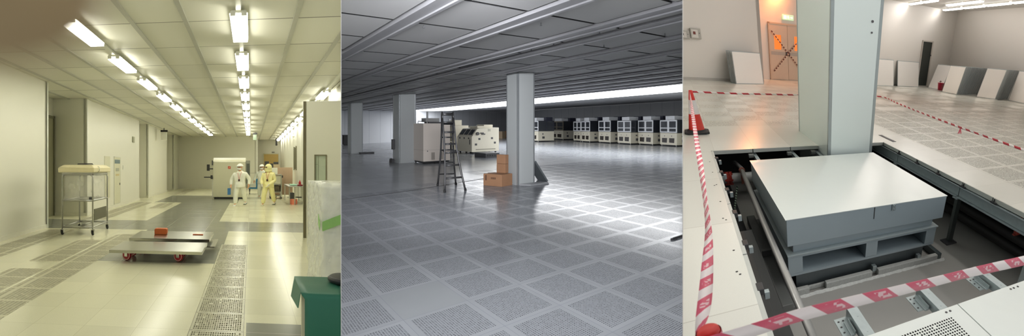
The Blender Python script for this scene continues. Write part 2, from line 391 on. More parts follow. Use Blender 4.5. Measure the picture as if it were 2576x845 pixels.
wall('wall_right', M, 30.6, -40.5, 30.6, -4, 0, (3.33, 3.76), m_mwall, .12, -1)

# ------------------------------------------------------------------ RIGHT HALL shell
HCR = 3.74
f_rw = grating('white floor tile', srgb(217, 217, 208), (.1, .1, .1), 1, 1, .5, .5, plain=True, rough=.2, seam=.003, seamc=srgb(196, 194, 184), speck=.05)
f_rp = grating('perforated white floor tile', srgb(214, 213, 203), srgb(124, 124, 117), 24, 24, .66, .62, margin=.055, rough=.24, seam=.004)
f_rc = grating('speckled grey floor tile', srgb(206, 204, 194), srgb(172, 170, 162), 22, 22, .5, .5, margin=.01, rough=.22, seam=.002)
PX0, PX1, PY0, PY1 = -3.92, -1.2, -.04, 4.12
def pickR(x, y):
    if PX0 < x < PX1 and PY0 < y: return None
    if y > PY1 and x < PX1: return None
    if x < -1.2 and y < 0 or x < -.3 and y < -2:
        if y > -1.8: return 0, -3.88, -1.8, .53, 1.8
        k, j = math.floor((x + 3.88) / .53), math.floor((-1.8 - y) / .53)
        return (2 if (k + j) % 2 == 0 and j < 9 + (k % 2) else 0), -3.88, -1.8, .53, .53
    if x < PX0: return 0, -3.88, 0, .6, 1.2
    if x < -.6: return 0, 0, 0, .6, .6
    j, k = math.floor(y / .6), math.floor(x / .6)
    if j < -6 and random.Random(k * 31 + j * 17).random() < .45: return 0, 0, 0, .6, .6
    return 1, 0, 0, .6, .6
xs = sorted({round(-4.94 + .53 * k, 3) for k in range(8)} | {PX0, PX1, -.3} | {round(-.6 + .6 * k, 3) for k in range(20)})
ys = sorted({round(-1.8 - .53 * k, 3) for k in range(21)} | {PY0, PY1, -12.6, 0.0} | {round(-12.6 + .6 * k, 3) for k in range(30)})
plan('floor', R, xs, ys, pickR, [f_rw, f_rp, f_rc])
m_rwall = mat('white plaster wall', (.74, .71, .67), .5, var=.02, scale=.6)
wall('wall_left', R, -5.2, -10.9, -1.22, -10.9, 0, HCR, m_rwall, .12, -1)
wall('wall_left', R, -1.22, -10.9, -1.22, -12.7, 0, HCR, m_rwall, .12, -1)
wall('wall_back', R, -1.3, -12.6, 2.6, -12.6, 0, HCR, m_rwall, .12, -1)
wall('wall_back', R, 2.6, -12.0, 9.1, -12.0, 0, HCR, m_rwall, .12, -1)
wall('wall_right', R, 9.05, -12.1, 10.1, 2, 0, HCR, m_rwall, .12, -1)
plan('ceiling', R, [-5, 10.2], [-12.7, 5.4], lambda x, y: (0, 0, 0, 1, 1), [mat('white ceiling', (.62, .6, .57), .5)], HCR)
b = B(R); b.box(-5.2, -1.22, -10.9, -10.87, 0, .09); b.box(2.6, 9.05, -12.0, -11.97, 0, .06); 
struct(b.build('baseboard_left', mat('grey baseboard', (.5, .48, .45), .5)))

# ================================================================== LEFT HALL things
m_cream = mat('cream enamel', srgb(214, 212, 188), .4, var=.02)
m_plastic = film('clear plastic bag', (.88, .88, .82), .27, .15, 3, .5)
m_wrap = film('stretch wrap', (.93, .94, .89), .42, .12, 5, .5)
m_red = mat('red polyurethane', srgb(176, 24, 40), .4)
m_pinkw = mat('pale wheel rim', srgb(226, 190, 180), .4)
m_chrome = mat('zinc plate', (.72, .72, .7), .25, 1.0)
m_deck = mat('worn stainless deck', (.5, .5, .46), .22, 1.0, var=.12, scale=5)
m_orange = mat('orange foam', srgb(206, 104, 48), .55)
m_blue = mat('blue lacquer', srgb(38, 112, 158), .4)
m_slate = mat('grey green door', srgb(168, 166, 140), .45)

# ceiling lights in three rows
def make_light(F, name, label, cat, ln, wd, body, lamp, group):
    t = thing(name, label, cat, F((0, ln / 2, 0)), group)
    B(F).box(-wd / 2, wd / 2, 0, ln, -.035, 0, top=(.03, -.03, 0, 0)).build('housing', body, t)
    b = B(F)
    b.box(-wd / 2 + .012, wd / 2 - .012, .02, ln - .02, -.085, -.034, top=(-.008, .008, 0, 0))
    b.build('diffuser', lamp, t)
    for x in (-wd * .3, wd * .3):
        for y in (0, ln): B(F).box(x - .035, x + .035, y - .02, y + .02, -.075, -.03).build('end_cap', body, t)
    return t
m_fix = mat('white steel housing', (.75, .75, .66), .35)
row_names = {-2.5: 'left', -.1: 'middle', 2.12: 'right'}
for x0, n0, n in ((-2.5, 0, 11), (-.1, 0, 11), (2.12, 3, 14)):
    first = None
    for k in range(n0, n):
        y = 1.78 + 2.12 * k
        lab = 'glowing batten light, %s from the front in the %s ceiling row of the cream hall' % (ORD[k - n0] if k > n0 else 'first', row_names[x0])
        F = At(L, x0, y, 3.41)
        if first is None:
            first = make_light(F, 'ceiling_light', lab, 'light', 1.24, .25, m_fix, m_lampL, 'batten lights in the %s ceiling row' % row_names[x0])
        else:
            copy_tree(first, F((0, .62, 0)), lab)
    if x0 < 2: copy_tree(first, L((x0, -.34 + .62, 3.41)), 'batten light overhead at the near end of the %s ceiling row' % row_names[x0])
    b = B(L); b.box(x0 - .035, x0 + .035, -1, 31 if x0 > 2 else 27, 3.40, 3.45); struct(b.build('trim_5', m_fix))

# trolley with a bag and a padded lid
F = At(L, -4.22, 5.5)
t = thing('trolley', 'tubular steel trolley with a clear plastic bag under a cream lid', 'trolley', F((.36, .52, 0)))
W, D = .72, 1.02
for x, y in ((0, 0), (W, 0), (W, D), (0, D)):
    z1 = 1.28; b = B(F)
    cx, cyy = (.04 if x == 0 else -.04), 0
    b.tube([(x, y, .12), (x, y, z1 - .06), (x + cx * .3, y, z1 - .02), (x + cx, y, z1)], .017)
    b.build('leg', m_steel, t)
def rail(F, z, r, nm, parent, m=m_steel, w=W, d=D):
    b = B(F)
    for p in (((0, 0), (w, 0)), ((w, 0), (w, d)), ((w, d), (0, d)), ((0, d), (0, 0))): b.cyl((*p[0], z), (*p[1], z), r, n=8)
    return b.build(nm, m, parent)
rail(F, .17, .017, 'lower_frame', t); rail(F, .73, .02, 'shelf_frame', t); rail(F, 1.28, .017, 'upper_frame', t)
B(F).cyl((W / 2, 0, .17), (W / 2, D, .17), .016).build('lower_brace', m_steel, t)
B(F).box(.01, W - .01, .01, D - .01, .72, .735).build('shelf', m_steel, t)
for x, y in ((0, 0), (W, 0), (W, D), (0, D)):
    b = B(F); b.lathe([(.012, -.022), (.045, -.022), (.058, -.012), (.058, .012), (.045, .022), (.012, .022)], (x, y + .01, .058), 18, 0, 0); c = b.build('caster_wheel', m_rub, t)
    b = B(F); b.box(x - .035, x - .028, y - .03, y + .04, .05, .115); b.box(x + .028, x + .035, y - .03, y + .04, .05, .115); b.box(x - .035, x + .035, y - .03, y + .04, .112, .125)
    b.lathe([(.0, -.03), (.022, -.03), (.022, .03), (0, .03)], (x, y + .01, .058), 10, 0, 0); b.build('caster_fork', m_chrome, t)
# the bag: a loose sleeve with folds
def bag(F, x0, x1, y0, y1, z0, z1, amp, seed):
    rr = random.Random(seed); b = B(F); per = []
    for k in range(14): per.append((x0 + (x1 - x0) * k / 14, y0))
    for k in range(18): per.append((x1, y0 + (y1 - y0) * k / 18))
    for k in range(14): per.append((x1 - (x1 - x0) * k / 14, y1))
    for k in range(18): per.append((x0, y1 - (y1 - y0) * k / 18))
    n = len(per); vs = []; m = 12
    for i in range(m + 1):
        z = z0 + (z1 - z0) * i / m
        for k, (x, y) in enumerate(per):
            s = amp * (math.sin(k * 1.1 + i * .6 + seed) + .7 * math.sin(k * .45 - i * .9)) * math.sin(PI * (.12 + .88 * i / m))
            cx2, cy2 = (x0 + x1) / 2, (y0 + y1) / 2
            vs.append((x + (x - cx2) * s, y + (y - cy2) * s, z + rr.uniform(-.004, .004)))
    fs = [(i * n + k, i * n + (k + 1) % n, (i + 1) * n + (k + 1) % n, (i + 1) * n + k) for i in range(m) for k in range(n)]
    return b.add(vs, fs, 0, True)
bag(F, .03, W - .03, .03, D - .03, .745, 1.30, .04, 2).build('plastic_bag', m_plastic, t)
b = B(F); b.box(-.07, W + .06, -.08, D + .08, 1.325, 1.42); b.box(-.07, W + .06, -.08, D + .08, 1.42, 1.485, top=(.09, -.09, .12, -.12)); lid = b.build('lid', mat('padded cream lid', srgb(226, 216, 176), .5), t, bev=.02, seg=3)
B(F).box(.0, W, .0, D, 1.295, 1.325).build('lid_tray', m_steel, t)
b = B(F); b.tube([(.2, .42, 1.48), (.2, .42, 1.512), (.56, .42, 1.512), (.56, .42, 1.48)], .011); b.box(.2, .56, .41, .5, 1.485, 1.497); b.build('lid_handle', m_dgrey, t)
B(F).tube([(W + .05, .2, 1.33), (W + .085, .2, 1.36), (W + .085, .2, 1.43), (W + .05, .2, 1.45)], .008).build('latch', m_chrome, t)
B(F).box(W - .012, W + .004, .1, D - .08, .30, .545).build('side_panel', mat('olive grey panel', srgb(92, 90, 72), .5), t, bev=.004)
B(F).box(W - .1, W - .03, .03, .12, .745, .80).build('bracket', m_dgrey, t)
B(F).box(.3, .62, .05, .5, .135, .155).build('foot_plate', m_steel, t)

# two platform dollies
def dolly(x0, x1, y0, y1, h, label, under=False):
    F = At(L, x0, y0); w, d = x1 - x0, y1 - y0
    t = thing('platform_dolly', label, 'dolly', F((w / 2, d / 2, 0)))
    b = B(F); b.box(0, w, 0, d, h - .012, h); b.box(0, w, 0, .012, h - .045, h - .012); b.box(0, w, d - .012, d, h - .045, h - .012); b.box(0, .012, 0, d, h - .045, h - .012); b.box(w - .012, w, 0, d, h - .045, h - .012)
    b.build('deck', m_deck, t, bev=.003)
    b = B(F)
    for x in (.12, w / 2, w - .16): b.box(x, x + .05, .03, d - .03, h - .05, h - .015)
    b.build('under_frame', m_dgrey, t)
    for x in (.22, w - .42):
        for y in (.26, d - .22):
            zc = .082; Fw = At(L, x0 + x, y0 + y, 0, 1.25)
            b = B(Fw); b.lathe([(.03, -.02), (.055, -.022), (.075, -.022), (.082, -.014), (.082, .014), (.075, .022), (.055, .022), (.03, .02)], (0, 0, zc), 24, 0, 0)
            wh = b.build('caster_wheel', m_red, t)
            b = B(Fw); b.lathe([(.0, -.024), (.018, -.024), (.018, .024), (0, .024)], (0, 0, zc), 12, 0, 0); b.lathe([(.062, -.0235), (.072, -.0235)], (0, 0, zc), 24, 0, 0); b.lathe([(.062, .0235), (.072, .0235)], (0, 0, zc), 24, 0, 0)
            b.build('wheel_hub', m_pinkw, t)
            b = B(Fw); b.box(-.034, -.027, -.028, .028, zc - .02, h - .05); b.box(.027, .034, -.028, .028, zc - .02, h - .05); b.box(-.045, .045, -.045, .045, h - .056, h - .048); b.build('caster_fork', m_chrome, t)
    if under:
        B(F).box(.06, w + .1, -.02, d - .1, .095, .108).build('lower_plate', m_deck, t); B(F).box(.1, w - .1, -.01, .05, h - .095, h - .05).build('front_rail', m_steel, t)
    return t
dolly(-2.21, -.7, 2.74, 3.6, .2, 'low stainless platform dolly on red casters, nearest one on the dark tiles')
dolly(-2.17, -.68, 3.78, 4.72, .225, 'second stainless platform dolly, behind, carrying an orange block', True)
F = At(L, -1.80, 4.26, .226)
b = B(F); b.prism([(0, 0), (.23, 0), (.245, .02), (.245, .09), (.225, .105), (.02, .105), (0, .09)], 1, 0, .12)
tag(b.build('foam_block', m_orange, bev=.006), 'orange foam block lying on the rear steel dolly', 'block')
tag(B(At(L, -1.05, 4.28, .226)).box(0, .2, 0, .05, 0, .012).build('foam_strip', m_orange, bev=.003), 'thin orange strip lying on the right end of the rear dolly', 'strip')

# white enclosed machine at the back
F = At(L, -1.77, 17.3)
t = thing('process_machine', 'tall closed cream machine with a slanted top and black monitor arms', 'machine', F((.8, .9, 0)))
B(F).prism([(0, .08), (0, 1.69), (.28, 1.86), (1.8, 1.86), (1.8, .08)], 0, 0, 1.59).build('cabinet', m_cream, t, bev=.012)
B(F).prism([(-.01, 1.67), (.27, 1.865), (.285, 1.865), (0, 1.66)], 0, .02, 1.585).build('hood', mat('bright white hood', (.85, .85, .78), .3), t)
B(F).box(.05, 1.54, .06, 1.7, 0, .08).build('plinth', m_dark, t)
B(F).box(1.6, 1.80, .02, 1.6, .5, 1.74).build('side_unit', mat('grey side unit', srgb(150, 152, 140), .4), t, bev=.01)
B(F).box(1.63, 1.77, 0, .02, .7, 1.6).build('side_window', mat('dark smoked pane', srgb(88, 94, 88), .2), t)
B(F).box(-.055, 0, .05, .5, .05, 1.0).build('door_edge', m_alu, t)
b = B(F); b.box(-.3, -.16, -.06, .0, 1.27, 1.56); b.cyl((-.16, 0, 1.36), (0, .1, 1.36), .025); b.build('monitor', m_dark, t, bev=.006)
b = B(F); b.box(-.44, -.1, -.05, .2, .955, 1.0); b.box(-.12, -.02, -.05, .05, .9, 1.07); b.build('keyboard_tray', m_dark, t, bev=.005)
b = B(F); b.box(-.06, 0, -.03, .08, 1.52, 1.74); b.build('signal_box', m_dgrey, t)
b = B(F); b.box(.73, .86, -.008, 0, 1.36, 1.48); sg = b.build('warning_sign', mat('red sign', srgb(196, 66, 48), .4), t)
b = B(F); b.prism([(.75, 1.38), (.77, 1.38), (.84, 1.455), (.84, 1.465), (.82, 1.465)], 1, -.010, -.0085); b.prism([(.77, 1.42), (.80, 1.39), (.83, 1.42), (.80, 1.45)], 1, -.0095, -.0085); b.build('sign_mark', mat('sign mark', srgb(230, 170, 140), .4), sg)

# blue wheeled cart behind the people, rack, boxes, boards
F = At(L, -.02, 20.9)
t = thing('push_cart', 'blue wheeled push cart standing behind the man in white', 'cart', F((.3, .4, 0)))
B(F).box(-.05, .62, 0, .8, .3, .36).build('platform', m_blue, t, bev=.01)
B(F).box(.38, .62, .05, .6, .36, .82).build('box', m_blue, t, bev=.015)
B(F).box(-.02, .36, .05, .7, .42, .56).build('tray', mat('grey tray', (.6, .62, .58), .4), t, bev=.01)
b = B(F); b.tube([(-.03, .04, .36), (-.03, .04, 1.12), (.55, .04, 1.12), (.55, .04, .8)], .014); b.build('handle', m_steel, t)
for x in (.02, .55):
    for y in (.1, .7):
        b = B(F); b.lathe([(.02, -.02), (.08, -.02), (.08, .02), (.02, .02)], (x, y, .08), 16, 0, 0); b.box(x - .03, x + .03, y - .03, y + .03, .15, .3); b.build('caster_wheel', m_rub, t)
F = At(L, 1.02, 17.6)
t = thing('rack_trolley', 'grey steel rack trolley with a white box on top, behind the yellow suit', 'rack', F((.35, .4, 0)))
for x, y in ((0, 0), (.52, 0), (.52, .8), (0, .8)): B(F).box(x - .025, x + .025, y - .025, y + .025, .1, 1.1).build('post', m_steel, t)
for z in (.12, .3, .63, 1.08): B(F).box(-.03, .55, -.03, .83, z, z + .03).build('shelf', m_steel, t)
B(F).box(.02, .5, .02, .78, .66, 1.05).build('case', mat('pale instrument case', srgb(190, 188, 168), .4), t, bev=.01)
B(F).box(.06, .44, .06, .7, .335, .6).build('crate', mat('brown crate', srgb(84, 76, 58), .6), t)
for x in (0, .52):
    for y in (0, .8):
        b = B(F); b.lathe([(.01, -.018), (.05, -.018), (.05, .018), (.01, .018)], (x, y, .05), 14, 0, 0); b.build('caster_wheel', m_rub, t)
b = B(F); b.box(.5, .6, -.02, .1, .96, 1.07); b.build('handle', m_dark, t)
tag(B(At(L, 1.0, 17.62, 1.112)).box(0, .36, 0, .5, 0, .3).build('storage_box', mat('white box', srgb(232, 232, 218), .4), bev=.01), 'plain white box on top of the grey rack trolley', 'box')
F = At(L, 1.22, 18.7)
t = thing('partition_board', 'pale pink free-standing board by the right wall', 'board', F((.4, .2, 0)))
B(F).box(0, .98, .2, .24, .12, 1.43).build('panel', mat('pink board', srgb(206, 178, 150), .5), t, bev=.005)
for x in (.1, .82): B(F).box(x, x + .06, .05, .4, 0, .12).build('foot', m_dark, t)
F = At(L, .98, 27.0)
t = thing('process_machine', 'small beige bench machine with dark screens below the tan door', 'machine', F((.5, .3, 0)))
B(F).box(0, 1.1, 0, .7, 0, 1.35).build('body', mat('beige body', srgb(206, 180, 150), .5), t, bev=.02)
for x, z, w_, h_ in ((.05, 1.4, .3, .42), (.42, 1.38, .22, .3), (.66, 1.62, .34, .16)): B(F).box(x, x + w_, .1, .2, z, z + h_).build('screen', m_dgrey, t, bev=.01)
B(F).box(.66, 1.1, .06, .5, 1.35, 1.62).build('head', mat('beige head', srgb(200, 182, 152), .5), t, bev=.02)

# table with red and green things by the right wall
F = At(L, 1.62, 14.3)
t = thing('work_table', 'narrow steel work table by the right wall with bottles on it', 'table', F((.35, 1.5, 0)))
B(F).box(0, .72, 0, 2.6, .68, .71).build('table_top', m_steel, t, bev=.004)
for x, y in ((.03, .05), (.25, .05), (.66, .05), (.03, 2.5), (.66, 2.5)): B(F).box(x - .02, x + .02, y - .02, y + .02, 0, .68).build('leg', m_steel, t)
B(F).box(.03, .66, 1.2, 1.24, .2, .24).build('stretcher', m_steel, t)
def bottle(F, x, y, r, h, m, label):
    b = B(F); b.lathe([(0, 0), (r, 0), (r, h * .65), (r * .4, h * .82), (r * .4, h), (0, h)], (x, y, .712), 14); return tag(b.build('bottle', m), label, 'bottle')
bottle(F, .50, .5, .05, .22, m_red, 'small red bottle standing on the steel work table'); 
tag(B(F).box(.38, .6, .25, .42, .712, .77).build('tool_box', mat('dark red case', srgb(130, 30, 36), .4), bev=.01), 'flat dark red case at the front of the work table', 'case')
tag(B(F).box(.12, .42, .5, 1.3, .712, .76).build('cloth', mat('pale green cloth', srgb(166, 206, 180), .8), bev=.02), 'folded pale green cloth lying on the work table', 'cloth')
tag(B(At(L, 1.62, 14.3)).box(.1, .3, .55, 1.12, .0, .42).build('waste_bin', m_dgrey, bev=.02), 'black bin under the steel work table', 'bin')
F = At(L, 1.66, 14.42); b = B(F); b.box(0, .32, 0, .02, .02, .22); b.box(.05, .27, -.02, .03, 0, .02)
tag(b.build('floor_sign', mat('orange red acrylic', srgb(244, 150, 120), .3), bev=.004), 'small translucent red sign board under the work table', 'sign')

# door of the back bay, hanging signs, wall fittings
F = At(L, 1.1, 31.38)
t = thing('door', 'tan sliding door on the far end wall', 'door', F((.55, 0, 0)))
B(F).box(0, 1.13, -.06, 0, 0, 2.39).build('door_leaf', mat('tan door', srgb(204, 176, 112), .5), t, bev=.005)
b = B(F); b.box(-.07, 0, -.07, 0, 0, 2.42); b.box(1.13, 1.16, -.07, 0, 0, 2.45); b.box(-.07, 1.16, -.09, 0, 2.39, 2.46); b.build('door_frame', m_cream, t)
b = B(F); b.box(.62, .84, -.1, -.02, 2.52, 2.56); b.build('door_closer', m_dgrey, t)
b = B(L); b.box(.40, .55, 26.6, 26.75, 0, 3.44); o = b.build('pillar', m_alu, bev=.01); tag(o, 'slim metal pillar at the end of the back wall', 'pillar')
def hang(x, y, label, w_, z0, z1, m, nm='hanging_sign'):
    F = At(L, x, y); t = thing(nm, label, 'sign', F((0, 0, z0)))
    B(F).box(-w_ * .5, w_ * .5, -.05, .05, z0, z1).build('panel', m, t, bev=.01)
    b = B(F); b.box(-w_ * .55, w_ * .65, -.08, .08, z1, z1 + .1); b.cyl((0, 0, z1 + .1), (0, 0, HCL), .02); b.build('bracket', m_dark, t)
hang(-4.72, 19.9, 'white sign box on a black bracket near the left wall', .32, 2.83, 3.24, mat('white sign', (.82, .82, .76), .4))
hang(.32, 23.5, 'pale green sign box hung from the ceiling beside the pillar', .22, 3.0, 3.32, mat('greenish sign', srgb(186, 206, 184), .4))
F = At(L, 1.95, 29.5); b = B(F); b.box(-.04, .12, 0, .1, 3.0, 3.05); b.box(-.03, .1, 0, .1, 2.95, 3.45); tag(b.build('ceiling_sensor', m_dgrey, bev=.01), 'dark grey box hanging from the ceiling before the tan door', 'sensor')
F = At(L, -5.1, 12.1)
t = thing('electrical_cabinet', 'tall flush electrical cabinet door with blue header and notices', 'cabinet', F((0, .4, .13)))
B(F).box(.001, .014, .02, .78, .13, 1.79).build('door_leaf', m_cream, t, bev=.004)
b = B(F); b.box(0, .016, 0, .02, .11, 1.81); b.box(0, .016, .78, .8, .11, 1.81); b.box(0, .016, 0, .8, 1.79, 1.81); b.box(0, .016, 0, .8, .11, .13); b.build('door_frame', m_alu, t)
B(F).box(.012, .018, .06, .72, 1.56, 1.70).build('header_label', mat('blue grey label', srgb(104, 126, 134), .4), t)
b = B(F); b.box(.012, .017, .18, .62, 1.28, 1.40); b.build('notice', mat('grey notice', srgb(170, 172, 156), .5), t); B(F).box(.012, .017, .18, .62, 1.12, 1.19).build('notice', mat('tan notice', srgb(206, 190, 140), .5), t)
B(F).box(.012, .03, .68, .72, .78, .86).build('handle', m_dgrey, t)
F = At(L, -5.1, 11.0); b = B(F); b.box(.001, .012, 0, .62, .4, 1.8); tag(b.build('access_panel', m_cream, bev=.006), 'blank flush access panel left of the electrical cabinet', 'panel')
F = At(L, -5.1, 14.7); b = B(F); b.box(0, .03, 0, .3, 2.44, 2.68); b.box(.03, .035, .06, .24, 2.48, 2.52); b.box(.03, .035, .06, .24, 2.58, 2.62); tag(b.build('wall_vent', mat('grey vent plate', srgb(160, 160, 136), .5), bev=.005), 'small grey vent plate high on the left wall block', 'vent')
F = At(L, -5.1, 13.25); b = B(F); b.box(0, .02, 0, .1, 1.35, 1.5); b.box(.02, .026, .03, .07, 1.4, 1.45); tag(b.build('light_switch', m_white, bev=.004), 'small wall switch right of the electrical cabinet', 'switch')
F = At(L, -6.2, 8.3)
t = thing('door', 'grey flush door in the recess of the left wall', 'door', F((0, .5, 0)))
B(F).box(0, .03, -.2, .93, 0, 2.86).build('door_leaf', m_slate, t); b = B(F); b.box(0, .06, .93, 1.0, 0, 2.93); b.box(0, .06, -.27, -.2, 0, 2.93); b.box(0, .06, -.27, 1, 2.86, 2.93); b.build('door_frame', mat('door frame grey', srgb(128, 126, 104), .4), t)

# openings on the right wall
for y, z0, z1, nm, lab in ((18.9, 1.35, 2.4, 'wall_niche', 'dark recessed hatch high on the panelled right wall'),):
    F = At(L, 2.4, y); b = B(F); b.box(-.02, .0, 0, 1.0, z0, z1); b.box(-.05, 0, -.06, 0, z0 - .05, z1 + .05); b.box(-.05, 0, 1, 1.06, z0 - .05, z1 + .05); tag(b.build('hatch', mat('olive hatch', srgb(104, 100, 76), .5)), lab, 'hatch')
F = At(L, 2.4, 13.0)
t = thing('door', 'dark framed door in the panelled right wall', 'door', F((0, .5, 0)))
B(F).box(-.03, 0, 0, 1.1, 0, 2.25).build('door_leaf', mat('brown grey door', srgb(120, 112, 88), .5), t); b = B(F); b.box(-.06, 0, -.08, 0, 0, 2.33); b.box(-.06, 0, 1.1, 1.18, 0, 2.33); b.box(-.06, 0, -.08, 1.18, 2.25, 2.33); b.build('door_frame', m_cream, t)
F = At(L, 2.36, 19.9, 3.0); b = B(F); b.lathe([(0, -.06), (.05, -.05), (.08, 0), (.05, .05), (0, .06)], (-.02, 0, 0), 14); b.box(-.03, .04, -.03, .03, -.16, -.04); tag(b.build('security_camera', m_white), 'small white camera on the panelled right wall', 'camera')

# standing wall panel at the right with a window
F = At(L, 1.215, 5.72)
t = thing('wall_panel', 'tall cream standing wall panel with a narrow window and dark edge', 'panel', F((.4, 0, 0)))
m_pan = mat('cream panel', (.66, .65, .55), .42, var=.02, scale=1)
b = B(F); zt = 2.78
b.box(.05, .235, 0, .06, 0, zt); b.box(.5, 1.4, 0, .06, 0, zt); b.box(.235, .5, 0, .06, 0, 1.0); b.box(.235, .5, 0, .06, 1.70, zt)
b.build('panel_body', m_pan, t)
B(F).box(0, .055, -.01, .07, 0, zt + .01).build('edge_strip', mat('bronze edge strip', srgb(112, 106, 84), .35, .6), t)
b = B(F); b.box(.235, .255, -.012, .07, 1.0, 1.70); b.box(.48, .5, -.012, .07, 1.0, 1.70); b.box(.235, .5, -.012, .07, 1.68, 1.70); b.box(.235, .5, -.012, .07, 1.0, 1.02); b.build('window_frame', mat('bronze frame', srgb(128, 122, 98), .35, .5), t)
B(F).box(.255, .48, .02, .028, 1.02, 1.68).build('window_pane', mat('pale green pane', srgb(178, 188, 166), .15), t)
b = B(F); b.box(.315, .323, .012, .02, 1.02, 1.68); b.box(.255, .318, .012, .02, 1.5, 1.508); b.build('window_bar', mat('pane edge', srgb(140, 146, 124), .3), t)
B(F).box(.05, 1.4, -.004, .004, zt, zt + .012).build('top_rail', m_alu, t)

# wrapped pallet stack
F = At(L, .86, .9)
t = thing('wrapped_stack', 'tall white stack shrouded in clear stretch wrap with a green tape strap', 'stack', F((.3, .6, 0)))
m_core = mat('pale packed boxes', srgb(240, 241, 228), .5)
b = B(F)
for k in range(5): b.box(.02, .7, .02, 1.2, .04 + .24 * k, .279 + .24 * k)
b.build('boxes', m_core, t, bev=.004)
def wrapped(F, x0, x1, y0, y1, z0, z1, seed):
    rr = random.Random(seed); b = B(F); per = [(x0, y1 - (y1 - y0) * k / 26) for k in range(26)] + [(x0 + (x1 - x0) * k / 20, y0) for k in range(20)] + [(x1, y0 + (y1 - y0) * k / 8) for k in range(8)] + [(x1 - (x1 - x0) * k / 8, y1) for k in range(8)]
    n = len(per); m = 24; vs = []
    for i in range(m + 1):
        for k, (x, y) in enumerate(per):
            d = .011 * math.sin(k * .8 + i * .9 + 2 * math.sin(i * .35)) + .012 * math.sin(k * 1.7 - i * 1.3) + rr.uniform(-.006, .006)
            vs.append((x - d, y - d, z0 + (z1 - z0) * i / m + rr.uniform(-.006, .006)))
    vs.append(((x0 + x1) / 2, (y0 + y1) / 2, z1 + .01)); top = len(vs) - 1
    fs = [(i * n + k, i * n + (k + 1) % n, (i + 1) * n + (k + 1) % n, (i + 1) * n + k) for i in range(m) for k in range(n)] + [(m * n + k, m * n + (k + 1) % n, top) for k in range(n)]
    return b.add(vs, fs, 0, True)
wrapped(F, 0, .74, 0, 1.23, .02, 1.275, 5).build('stretch_wrap', m_wrap, t)
b = B(F); b.prism([(.0, .78), (.0, .88), (.74, 1.16), (.74, 1.06)], 1, -.03, -.022); b.prism([(-.02, .79), (-.02, .87), (.1, .95), (.1, .83)], 0, -.028, -.022)
b.build('tape_strap', mat('green tape', srgb(146, 196, 112), .35), t)
b = B(F); b.box(0, .74, 0, 1.23, 0, .03); b.build('pallet', mat('pallet grey', (.4, .4, .36), .6), t)

# green covered table at the bottom right
F = At(L, .385, -1.5)
t = thing('covered_table', 'small table under a dark green cloth in the near right corner', 'table', F((.3, .2, 0)))
for x, y in ((.02, .03), (.02, .34), (.5, .34)): B(F).box(x, x + .035, y, y + .035, 0, .738).build('leg', mat('ivory leg', srgb(206, 204, 170), .45), t, bev=.003)
B(F).box(.02, .06, .05, .36, .28, .31).build('stretcher', m_steel, t)
B(F).box(.0, .62, .01, .4, .722, .742).build('table_top', mat('ivory top', srgb(206, 204, 170), .45), t)
m_green = mat('green vinyl', srgb(34, 112, 86), .45, var=.05, scale=5)
b = B(F)
prof = [(.425, .70), (.42, .738), (.41, .75), (.02, .75), (-.0, .745), (-.012, .72), (-.015, .5), (-.03, .25), (-.045, .02)]
vs_ = []; nx = 16
for i, (y, z) in enumerate(prof):
    for k in range(nx + 1):
        x = -.022 + .7 * k / nx; wv = (.006 * math.sin(k * 1.3)) * (max(0, .7 - z))
        xx = x + (.02 if (i >= 5 and k == 0) else 0)
        vs_.append((xx, y - wv * 3, z))
b.add(vs_, [(i * (nx + 1) + k, i * (nx + 1) + k + 1, (i + 1) * (nx + 1) + k + 1, (i + 1) * (nx + 1) + k) for i in range(len(prof) - 1) for k in range(nx)], 0, True)
b.add([(-.022, .425, .70), (-.022, .42, .738), (-.022, .41, .75), (-.022, .02, .75), (-.04, .02, .66), (-.045, .42, .62)], [(0, 1, 2, 3, 4, 5)], 0)
cl = b.build('tablecloth', m_green)
so = cl.modifiers.new('thick', 'SOLIDIFY'); so.thickness = .004; so.offset = -1
tag(cl, 'dark green cloth draped over the near table', 'tablecloth')
F = At(L, .62, -1.22, .752); b = B(F); b.lathe([(0, 0), (.10, 0), (.115, .012), (.115, .022), (.1, .034), (.03, .036), (.028, .05), (0, .05)], (.06, 0, 0), 28)
tag(b.build('tape_dispenser', m_dark, bev=.002), 'round black plastic base lying on the green cloth', 'base')

# ================================================================== MIDDLE HALL things
m_colm = mat('grey painted column', srgb(176, 180, 182), .4, var=.03, scale=2)
m_colt = mat('column edge strip', srgb(150, 154, 158), .35, .4)
m_beige = mat('warm beige enamel', srgb(214, 204, 196), .45, var=.02)
m_ivory = mat('ivory enamel', srgb(216, 210, 192), .4, var=.02)
m_frame = mat('white machine frame', srgb(222, 224, 228), .35)
m_smoke = mat('dark smoked glass', (.03, .034, .042), .1, spec=.6)
m_navy = mat('navy hood', srgb(40, 42, 58), .4)
m_card = mat('brown cardboard', srgb(150, 112, 84), .75, var=.08)
m_cardd = mat('cardboard tape', srgb(120, 88, 66), .5)
m_tile = mat('grey floor plate', srgb(150, 152, 156), .4)
m_ladd = mat('dull ladder metal', srgb(74, 74, 76), .4, .6)

